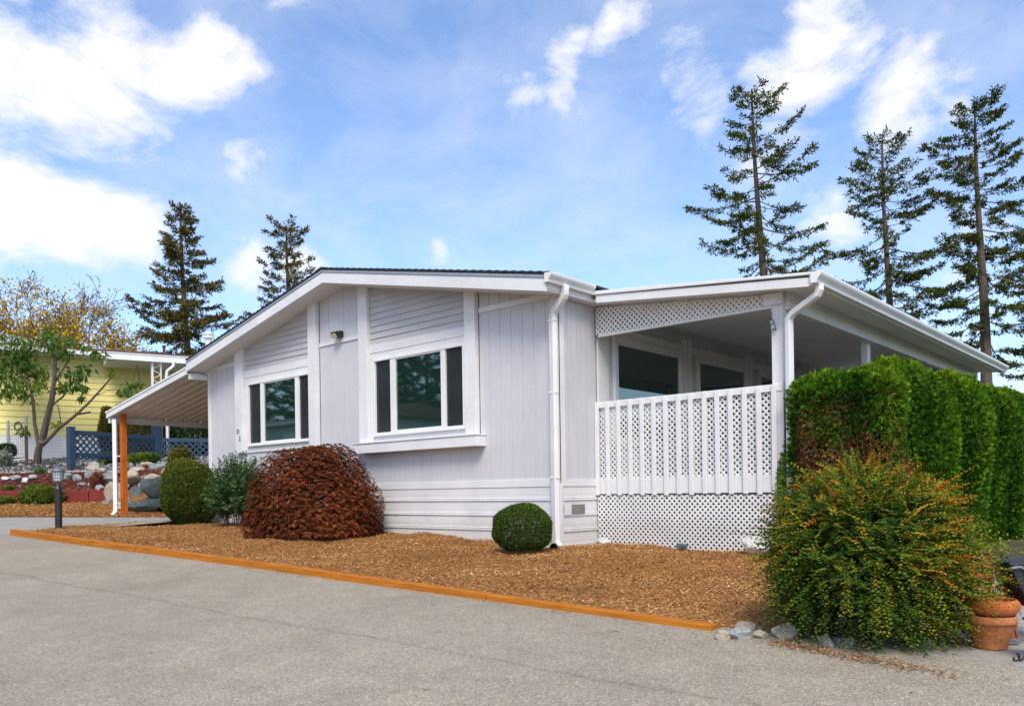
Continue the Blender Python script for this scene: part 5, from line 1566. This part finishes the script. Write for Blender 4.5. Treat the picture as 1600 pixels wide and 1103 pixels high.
branchy('autumn_tree', 'half bare autumn tree with yellow leaves behind the yellow house', (ab[0], ab[1], 3.2), np.random.default_rng(52), .72, 7, 2.0, 'autumn', .15, 2,
        lambda q, rg: rg.random() < np.clip(.55 - (q[2] - 8.0) * .16 - .08 * (vx(q[0], q[1]) + 20.5), .02, .7), r0=.17, first=7)
# orchard tree in front of the yellow house
OT = thing('orchard_tree', 'pruned fruit tree with drooping green leaves in front of the yellow house', 'tree', (-20.99, .68, 1.75))
m = MB()
rg = np.random.default_rng(61)
OBR = [([(58, 724), (59, 712), (61, 700), (64, 690)], .17, .13), ([(64, 692), (71, 660), (80, 625), (85, 592), (86, 560), (84, 552)], .12, .065),
       ([(68, 690), (76, 655), (82, 628), (86, 606)], .09, .06), ([(60, 693), (54, 660), (52, 630), (48, 605), (36, 592), (22, 572), (4, 556)], .085, .03),
       ([(66, 696), (80, 682), (93, 668), (108, 657), (122, 645), (140, 628), (160, 606), (174, 590)], .09, .035), ([(122, 647), (141, 644)], .05, .045),
       ([(84, 600), (100, 575), (116, 545)], .05, .02), ([(84, 560), (76, 540), (66, 525)], .045, .02), ([(85, 556), (92, 535), (96, 520)], .04, .015),
       ([(83, 632), (98, 620), (104, 612)], .05, .035), ([(96, 665), (92, 640), (90, 632)], .025, .015), ([(118, 648), (118, 640)], .02, .014),
       ([(48, 606), (30, 615), (12, 600), (-10, 590)], .035, .015), ([(85, 575), (70, 560), (52, 556)], .03, .012), ([(86, 580), (105, 585), (125, 575)], .02, .01),
       ([(150, 618), (165, 612), (182, 606)], .02, .008), ([(52, 632), (36, 628), (22, 612)], .02, .01)]
tipsO = []
for pts, ra_, rb_ in OBR:
    dz = rg.normal() * .5
    W3 = []
    for i, (px_, py_) in enumerate(pts):
        W3.append(at(px_, py_, 25 + dz * i / max(1, len(pts) - 1)))
    m.tube(W3, np.linspace(ra_, rb_, len(W3)) * .68, 8)
m.build('trunk', 'bark', OT)
CL = [(20, 560, 24, 26), (8, 580, 16, 26), (42, 545, 26, 22), (40, 570, 30, 22), (62, 580, 22, 18), (85, 540, 30, 20), (75, 520, 18, 12), (100, 548, 20, 16), (28, 600, 22, 16), (10, 612, 18, 14),
      (118, 585, 24, 14), (135, 573, 16, 8), (112, 600, 22, 12), (130, 605, 14, 9), (60, 600, 16, 14), (150, 553, 20, 9), (135, 543, 14, 6), (40, 618, 16, 10), (-5, 545, 20, 25), (95, 605, 14, 10),
      (172, 582, 8, 12), (202, 606, 10, 12), (192, 612, 9, 7), (215, 598, 8, 5), (88, 662, 9, 7), (38, 672, 9, 9), (128, 620, 8, 5), (25, 530, 14, 12), (110, 530, 10, 8)]
PP, AA, TT = [], [], []
for cx_, cy_, rx_, ry_ in CL:
    n_ = int(rx_ * ry_ * .28) + 9
    zd = 25 + rg.normal() * .35
    u_ = rg.normal(size=(n_, 2)) * .40
    for a_, b_ in u_:
        PP.append(at(cx_ + a_ * rx_, cy_ + b_ * ry_, zd + rg.normal() * .35))
    yl = .35 if cx_ in (172, 88) else 0
    TT.append(np.clip(rg.beta(2, 2.3, n_) * .85 + yl + rg.normal() * .08, 0, 1))
PP = np.array(PP); n_ = len(PP)
AA = np.stack([rg.normal(size=n_) * .55, rg.normal(size=n_) * .55, -np.abs(rg.normal(size=n_)) * .7 - .25], -1)
leaf_obj('crown', PP, AA, rg.normal(size=(n_, 3)) + np.array([.6, -.6, .4]), rg.uniform(.14, .26, n_), rg.uniform(.05, .085, n_), np.concatenate(TT), 'orchard', OT, .1, .4)

# ------------------------------------------------------------------ smaller plants
def mound(name, label, c, r, hgt, n, leaf, mat, rng, cat='plant'):
    t = thing(name, label, cat, c)
    P, N, b = scatter_dome(n, c, 1.0, 1.0, rng, amp=.10, inner=.5)
    P = (P - np.array(c)) * np.array((r[0], r[1], hgt)); 
    P[:, :2] = np.outer(P[:, 0], VR) + np.outer(P[:, 1], VD)
    P = P + np.array(c)
    A = unit(N + rand_dirs(len(P), rng) * .8 + np.array((0, 0, .2)))
    leaf_obj('foliage', P, A, rand_dirs(len(P), rng), rng.uniform(.7, 1.3, len(P)) * leaf, rng.uniform(.4, .7, len(P)) * leaf, np.clip(.45 + .2 * rng.normal(size=len(P)) + .2 * N[:, 2], 0, 1), mat, t)
    m = MB()
    for k in range(5):
        a = k * 1.26; m.tube([(c[0], c[1], c[2] - .05), (c[0] + VR[0] * r[0] * .5 * math.cos(a), c[1] + VR[1] * r[0] * .5 * math.cos(a), c[2] + hgt * .6)], [.012, .005], 4)
    m.build('stems', 'twig', t)
    return t
def mpx(name, label, px, py_bot, w, h, Zd, n, leaf, mat, seed, depth=.6, cat='plant'):
    c = at(px, py_bot, Zd)
    hh = h / 1269 * Zd
    gap = max(0.0, c[2] - float(yard_z(c[0], c[1])) - .01)      # stand it on the ground
    c[2] -= gap; hh += gap
    return mound(name, label, tuple(c), (w / 1269 * Zd / 2, w / 1269 * Zd / 2 * depth), hh, int(n * (1 + gap)), leaf, mat, np.random.default_rng(seed), cat)
mpx('groundcover_plant', 'low yellow green plant spilling over the red board behind the lamp', 64, 790, 66, 30, 21.35, 4600, .075, 'herb', 71, .5)
mpx('groundcover_plant', 'dark green low plant in front of the red board at the left edge', 8, 786, 30, 8, 21.3, 1300, .07, 'herb', 72, .4)
mpx('groundcover_plant', 'small tuft of green on the red mulch at far left', 14, 766, 14, 6, 21.7, 500, .06, 'herb', 79)
mpx('small_green_plant', 'bright green tuft at the edging board above the red mulch', 63, 743, 18, 9, 23.0, 700, .07, 'shrub', 73)
mpx('reddish_plant', 'spiky reddish plant among the boulders above the red board', 152, 760, 18, 20, 21.8, 800, .09, 'redplant', 74)
mpx('silvery_plant', 'pale silvery plant at the left edge below the gate', 4, 722, 26, 14, 24.6, 900, .10, 'silver', 75)
mpx('olive_bush', 'olive yellow bush behind the orange carport post', 211, 690, 96, 60, 27.3, 8500, .09, 'olive', 76, .45, 'shrub')
mpx('olive_bush', 'narrow olive yellow bush left of the carport downspout', 168, 672, 24, 34, 27.0, 1900, .09, 'olive', 77, .8, 'shrub')
mpx('ivy_hedge', 'dark green ivy hedge above the right blue lattice panel', 292, 688, 96, 30, 27.7, 7000, .08, 'ivy', 78, .22, 'hedge')
mpx('grass_tuft', 'green and yellow grass clump under the blue lattice fence', 225, 720, 46, 9, 25.0, 1300, .12, 'herb', 80, .5)
mpx('grass_tuft', 'small green grass clump behind the white downspout under the fence', 172, 717, 30, 8, 25.2, 900, .12, 'herb', 81, .5)
mpx('wispy_shrub', 'wispy yellow green shrub behind the round bush', 282, 740, 44, 40, 20.8, 900, .10, 'olive', 82, .7, 'shrub')
pt = at(11, 712, 25.0); pt[2] = float(yard_z(pt[0], pt[1])) + .01
PT = thing('potted_shrub', 'dark plastic pot with a bushy green plant by the gate', 'plant', tuple(pt))
MB().lathe([(.12, 0), (.16, .30), (.17, .30), (.17, .33), (.14, .33)], tuple(pt), 16).build('pot', 'black', PT)
P, N, b = scatter_dome(1600, (pt[0], pt[1], pt[2] + .3), .24, .34, np.random.default_rng(83))
leaf_obj('foliage', P, N + rand_dirs(len(P)) * .6, rand_dirs(len(P)), .07, .03, RNG.beta(2, 2, len(P)), 'ivy', PT)
# planter trough under the fence
q = at(145, 718, 25.5); q[2] = float(yard_z(q[0], q[1])) + .015
TR = thing('planter_trough', 'dark blue grey planter trough on the gravel behind the fence', 'planter', tuple(q))
m = MB(); m.obox(q[:2], VR, .32, .12, q[2] - .02, q[2] + .24); m.build('trough', 'lampmetal', TR, bevel=.015)
m = MB(); m.obox(q[:2], VR, .34, .14, q[2] + .24, q[2] + .27); m.build('rim', 'lampmetal', TR, bevel=.006)

# ------------------------------------------------------------------ pots and things at the right edge
pc = at(1548, 1017, 4.62)
PT1 = thing('terracotta_pot', 'large round terracotta pot on the driveway beside the autumn bush', 'pot', (pc[0], pc[1], -.185))
MB().lathe([(.095, 0), (.10, .008), (.142, .165), (.146, .17), (.155, .172), (.158, .178), (.158, .215), (.152, .222), (.140, .222), (.135, .19), (.09, .02)], (pc[0], pc[1], -.185), 40).build('bowl', 'terracotta', PT1, smooth=True)
PT2 = thing('terracotta_bowl', 'orange terracotta bowl stacked in the large pot', 'pot', (pc[0] + .012, pc[1] + .01, .02))
MB().lathe([(.09, 0), (.135, .03), (.156, .065), (.158, .085), (.150, .105), (.135, .118), (.125, .118), (.135, .10), (.12, .06), (.02, .05)], (pc[0] + .012, pc[1] + .01, .03), 40).build('bowl', 'terracotta2', PT2, smooth=True)
MB().lathe([(.001, .085), (.128, .085)], (pc[0] + .012, pc[1] + .01, .03), 24, close=False).build('soil', 'soil', PT2)
fp = at(1545, 905, 4.78)
def blossom(m, c, r, rng, n=6):
    ax = unit(rng.normal(size=3) + np.array([.3, -.8, .5])); u = unit(np.cross(ax, [0, 0, 1.])); w = np.cross(ax, u)
    for k in range(n):
        a = 2 * math.pi * k / n; d_ = u * math.cos(a) + w * math.sin(a); s_ = -u * math.sin(a) + w * math.cos(a)
        m.add([c, c + d_ * r * .6 + s_ * r * .36 + ax * r * .2, c + d_ * r + ax * r * .1, c + d_ * r * .6 - s_ * r * .36 + ax * r * .2], [(0, 1, 2, 3)])
FLW = thing('flowering_plant', 'plant with orange, white and pink flowers behind the terracotta pots', 'plant', (fp[0], fp[1], .05))
rgf = np.random.default_rng(91)
m = MB(); m.tube([(fp[0], fp[1], .05), (fp[0] + .01, fp[1], .2), tuple(fp + np.array([0, 0, .05]))], [.008, .006, .004], 5)
for k in range(7):
    a = rgf.uniform(0, 6.28); m.tube([(fp[0], fp[1], .1), (fp[0] + .09 * math.cos(a), fp[1] + .09 * math.sin(a), rgf.uniform(.2, .42))], [.005, .002], 4)
m.build('stems', 'twig', FLW)
for mt, spots in (('petal_o', [(1544, 878), (1548, 882), (1541, 884), (1550, 888), (1538, 872), (1546, 872)]), ('petal_w', [(1534, 861), (1531, 865), (1548, 900), (1546, 906)]), ('petal_p', [(1550, 912), (1554, 916), (1546, 918)])):
    for s_ in spots:
        m = MB(); blossom(m, at(*s_, 4.78), .022, rgf); m.build('flower', mt, FLW)
P = np.array([at(rgf.uniform(1530, 1578), rgf.uniform(850, 960), 4.85 + rgf.normal() * .05) for _ in range(260)])
leaf_obj('foliage', P, rand_dirs(len(P), rgf) + np.array([0, 0, .3]), rand_dirs(len(P), rgf), .04, .016, rgf.beta(2, 2, len(P)), 'herb', FLW)
PT1.scale = (.85, .85, .85)
PT2.scale = (.87, .87, .87)
PT2.location.z = -.018
# dry tangled plant
tp = at(1578, 955, 4.9)
TG_ = thing('dried_plant', 'tangle of dry yellow stems behind the terracotta pots', 'plant', (tp[0], tp[1], -.18))
m = MB()
for k in range(26):
    a = rgf.uniform(0, 6.28); r_ = rgf.uniform(.02, .10); z_ = rgf.uniform(.12, .38)
    m.tube([(tp[0] + rgf.normal() * .02, tp[1] + rgf.normal() * .02, -.18), (tp[0] + r_ * math.cos(a) * .5, tp[1] + r_ * math.sin(a) * .5, -.18 + z_), (tp[0] + r_ * math.cos(a), tp[1] + r_ * math.sin(a), -.18 + z_ * 1.1), (tp[0] + r_ * 1.3 * math.cos(a + .6), tp[1] + r_ * 1.3 * math.sin(a + .6), -.18 + z_ * .7)], [.004, .004, .003, .002], 4)
m.build('stems', 'litter_stem' if False else 'postwood', TG_)
# covered bicycle-like cart: black body with a chrome handle
gp = at(1604, 915, 4.75)
GR = thing('garden_cart', 'black garden cart with a chrome handle at the right edge', 'cart', (gp[0], gp[1], -.19))
m = MB(); a2 = VR
m.prism([(gp[0] - .10 * VR[0], gp[1] - .10 * VR[1], .285), (gp[0] + .22 * VR[0], gp[1] + .22 * VR[1], .30), (gp[0] + .22 * VR[0], gp[1] + .22 * VR[1], .0), (gp[0] + .02 * VR[0], gp[1] + .02 * VR[1], .02), (gp[0] - .05 * VR[0], gp[1] - .05 * VR[1], .16)], tuple(np.append(VD * .22, 0)))
m.build('tub', 'black', GR, bevel=.012)
m = MB(); h0 = at(1597, 886, 4.74); h1 = at(1579, 888, 4.72)
m.tube([tuple(h0), tuple((h0 + h1) / 2 + np.array([0, 0, .004])), tuple(h1)], .008, 8); m.tube([tuple(h0), tuple(h0 + np.array([.05, .02, -.06]))], .006, 6); m.build('handle', 'chrome', GR)
for s_ in (-.0, .18):
    cx_ = gp[0] + VR[0] * (.08 + s_); cy_ = gp[1] + VR[1] * (.08 + s_)
    m = MB(); m.tube([(cx_ + VR[0] * .07 * math.cos(k * math.pi / 10), cy_ + VR[1] * .07 * math.cos(k * math.pi / 10), -.11 + .07 * math.sin(k * math.pi / 10)) for k in range(21)], .013, 6, caps=False)
    m.build('wheel', 'black', GR)
m = MB(); m.tube([(gp[0] + VR[0] * .08, gp[1] + VR[1] * .08, -.11), (gp[0] + VR[0] * .08, gp[1] + VR[1] * .08, .05)], .008, 6); m.tube([(gp[0] + VR[0] * .26, gp[1] + VR[1] * .26, -.11), (gp[0] + VR[0] * .2, gp[1] + VR[1] * .2, .05)], .008, 6); m.build('axle_leg', 'black', GR)
# wrought iron scroll foot
ip = at(1600, 1028, 4.3)
IR = thing('iron_plant_stand', 'black wrought iron stand with a scrolled foot at the right edge', 'stand', (ip[0], ip[1], -.2))
m = MB(); pts = []
for k in range(26):
    th = k / 25 * 4.6; r_ = .008 + .018 * (1 - k / 25)
    pts.append((-.045 + r_ * math.cos(-th + 1.2), .022 + r_ * math.sin(-th + 1.2)))
pts = pts[::-1] + [(-.02, .004), (.005, .03), (.02, .09), (.022, .15), (.03, .22)]
m.tube([(ip[0] + VR[0] * a, ip[1] + VR[1] * a, -.198 + b) for a, b in pts], .006, 6)
m.tube([(ip[0] + VR[0] * .012, ip[1] + VR[1] * .012, -.17), (ip[0] + VR[0] * .05, ip[1] + VR[1] * .05, -.198)], .006, 6)
m.build('scroll', 'black', IR)
m = MB(); m.lathe([(.10, 0), (.10, .008), (.09, .012)], (ip[0] + VR[0] * .11, ip[1] + VR[1] * .11, .02), 20); m.build('ring', 'black', IR)
sp_ = at(1570, 1003, 4.75)
tg = MB(); tg.obox(sp_[:2], VR, .05, .07, -.178, -.165)
tg.build('paving_slab', 'lampmetal', label='small dark grey slab on the driveway behind the pots', cat='slab', loc=(sp_[0], sp_[1], -.17))

# leaf litter along the road edge, drain rock
n = 900
s_ = RNG.beta(1.1, 1.6, n)
lx_ = 4.45 + s_ * 1.1; ly_ = -3.62 - .18 * s_ + RNG.normal(size=n) * .05
o = chips('leaf_litter', 'litter', np.stack([lx_, ly_, road_z(lx_, ly_)], -1), (.012, .035), (.006, .014), RNG, .3)
o['label'] = 'dry leaf litter strewn along the road edge under the bush'; o['category'] = 'leaf litter'
n = 500
lx_ = RNG.uniform(-9.3, 4.2, n); ly_ = -3.58 - np.abs(RNG.normal(size=n)) * .04
o = chips('leaf_litter', 'litter', np.stack([lx_, ly_, road_z(lx_, ly_)], -1), (.012, .03), (.006, .012), RNG, .3)
o['label'] = 'scattered bark crumbs on the road along the orange timbers'; o['category'] = 'leaf litter'
n = 260
lx_ = RNG.uniform(-9, 6, n); ly_ = -3.7 - RNG.exponential(1.0, n)
o = chips('road_debris', 'litter', np.stack([lx_, ly_, road_z(lx_, ly_)], -1), (.008, .03), (.005, .014), RNG, .3, lift=.002)
o['label'] = 'scattered crumbs and dry leaf bits lying on the asphalt'; o['category'] = 'debris'
n = 170
lx_ = RNG.uniform(-9.3, 4.0, n); ly_ = -3.47 - np.abs(RNG.normal(size=n)) * .03
o = chips('mulch_crumbs', 'chip', np.stack([lx_, ly_, road_z(lx_, -3.5) + np.interp(lx_, [-9.33, 4.02], [.101, .042])], -1), (.012, .035), (.006, .013), RNG, .2, lift=.003)
o['label'] = 'bark chips spilled onto the tops of the orange timbers'; o['category'] = 'mulch'
# drain stub at the foot of the downspout, chip of terracotta, critter-like dark object under the lattice
MB().lathe([(.05, 0), (.05, .16), (.042, .16), (.042, .0)], (0, 0, 0), 14).build('drain_pipe', 'black', label='black plastic drain stub at the foot of the corner downspout', cat='pipe', loc=(0, 0, 0))
dp_ = bpy.data.objects['drain_pipe']; dp_.location = (.10, -.22, .0); dp_.rotation_euler = (R(75), 0, R(25))
rock('dark_stone', 'rock_dark', (1.33, .74, .03), (.10, .05, .035), .1, rr, label='small black lump at the bottom of the porch lattice', cat='stone')
rock('terracotta_shard', 'terracotta', (.52, .12, .03), (.05, .03, .05), .5, rr, label='small brown shard in the mulch beside the house corner', cat='shard')

# ------------------------------------------------------------------ across the road (seen in the window glass)
def across(name, label, x0, x1, y0, y1, zb, wall, roofm):
    t = thing(name, label, 'house', ((x0 + x1) / 2, y1, zb))
    MB().box(x0, x1, y0, y1, zb - 4.0, zb + 3.0).build('wall', wall, t)
    m = MB(); m.prism([(x0 - .4, y1 + .5, zb + 2.95), (x0 - .4, (y0 + y1) / 2, zb + 3.9), (x0 - .4, y0 - .5, zb + 2.95)], (x1 - x0 + .8, 0, 0)); m.build('roof', roofm, t)
    MB().box(x0 - .42, x1 + .42, y1 + .501, y1 + .56, zb + 2.82, zb + 3.05).build('fascia_board', 'trim', t)
    for k in range(3):
        xc = x0 + (x1 - x0) * (k + .5) / 3
        f = MB().box(xc - .8, xc + .8, y1 + .001, y1 + .05, zb + 1.1, zb + 2.3).build('window', 'trim2', t)
        MB().box(xc - .7, xc + .7, y1 + .051, y1 + .06, zb + 1.2, zb + 2.2).build('pane', 'glass', f)
    MB().box(x0, x1, y1 + .002, y1 + 2.3, zb - 4.0, zb - .2).build('deck', 'deckwood', t)
    m = MB()
    for k in range(30): m.box(x0 + .1 + k * (x1 - x0) / 30, x0 + .16 + k * (x1 - x0) / 30, y1 + 2.2, y1 + 2.24, zb - .2, zb + .8)
    m.box(x0, x1, y1 + 2.19, y1 + 2.25, zb + .8, zb + .88)
    m.build('railing', 'trim', t, kind='stuff')
    return t
across('teal_house', 'teal house with white fascia across the road', -22, -9, -27, -19.5, 2.4, 'teal', 'brownroof')
across('pale_house', 'pale green house across the road, left of the teal one', -47, -31, -29, -21.5, 2.4, 'palewall', 'brownroof')
for i, (x_, y_, s_) in enumerate(((-14, -31, .72), (-19, -33, .8), (-24, -31, .75), (-30, -33.5, .85), (-36, -33, .8), (-42, -34, .85), (-48, -33, .8), (-55, -34, .85), (-9, -33, .8), (-33, -39, .95), (-27, -38, .9), (-45, -39, .95), (-21, -38, .9), (-39, -38, .9), (-51, -39, .95), (-16, -37, .9), (-60, -36, .9), (-65, -34, .9), (-70, -37, .95), (-76, -35, .9), (-57, -40, 1.0), (-63, -41, 1.0), (-69, -42, 1.0))):
    copy_tree(F1 if i % 2 else F3, (x_, y_, -1.5), s_, rotz=i * .9, label=f'dark fir across the road behind the camera, {(["first"] + ORD + ["tenth", "eleventh", "twelfth", "thirteenth", "fourteenth", "fifteenth", "sixteenth", "seventeenth", "eighteenth", "nineteenth", "twentieth", "twenty first", "twenty second", "twenty third"])[i]} in its row')
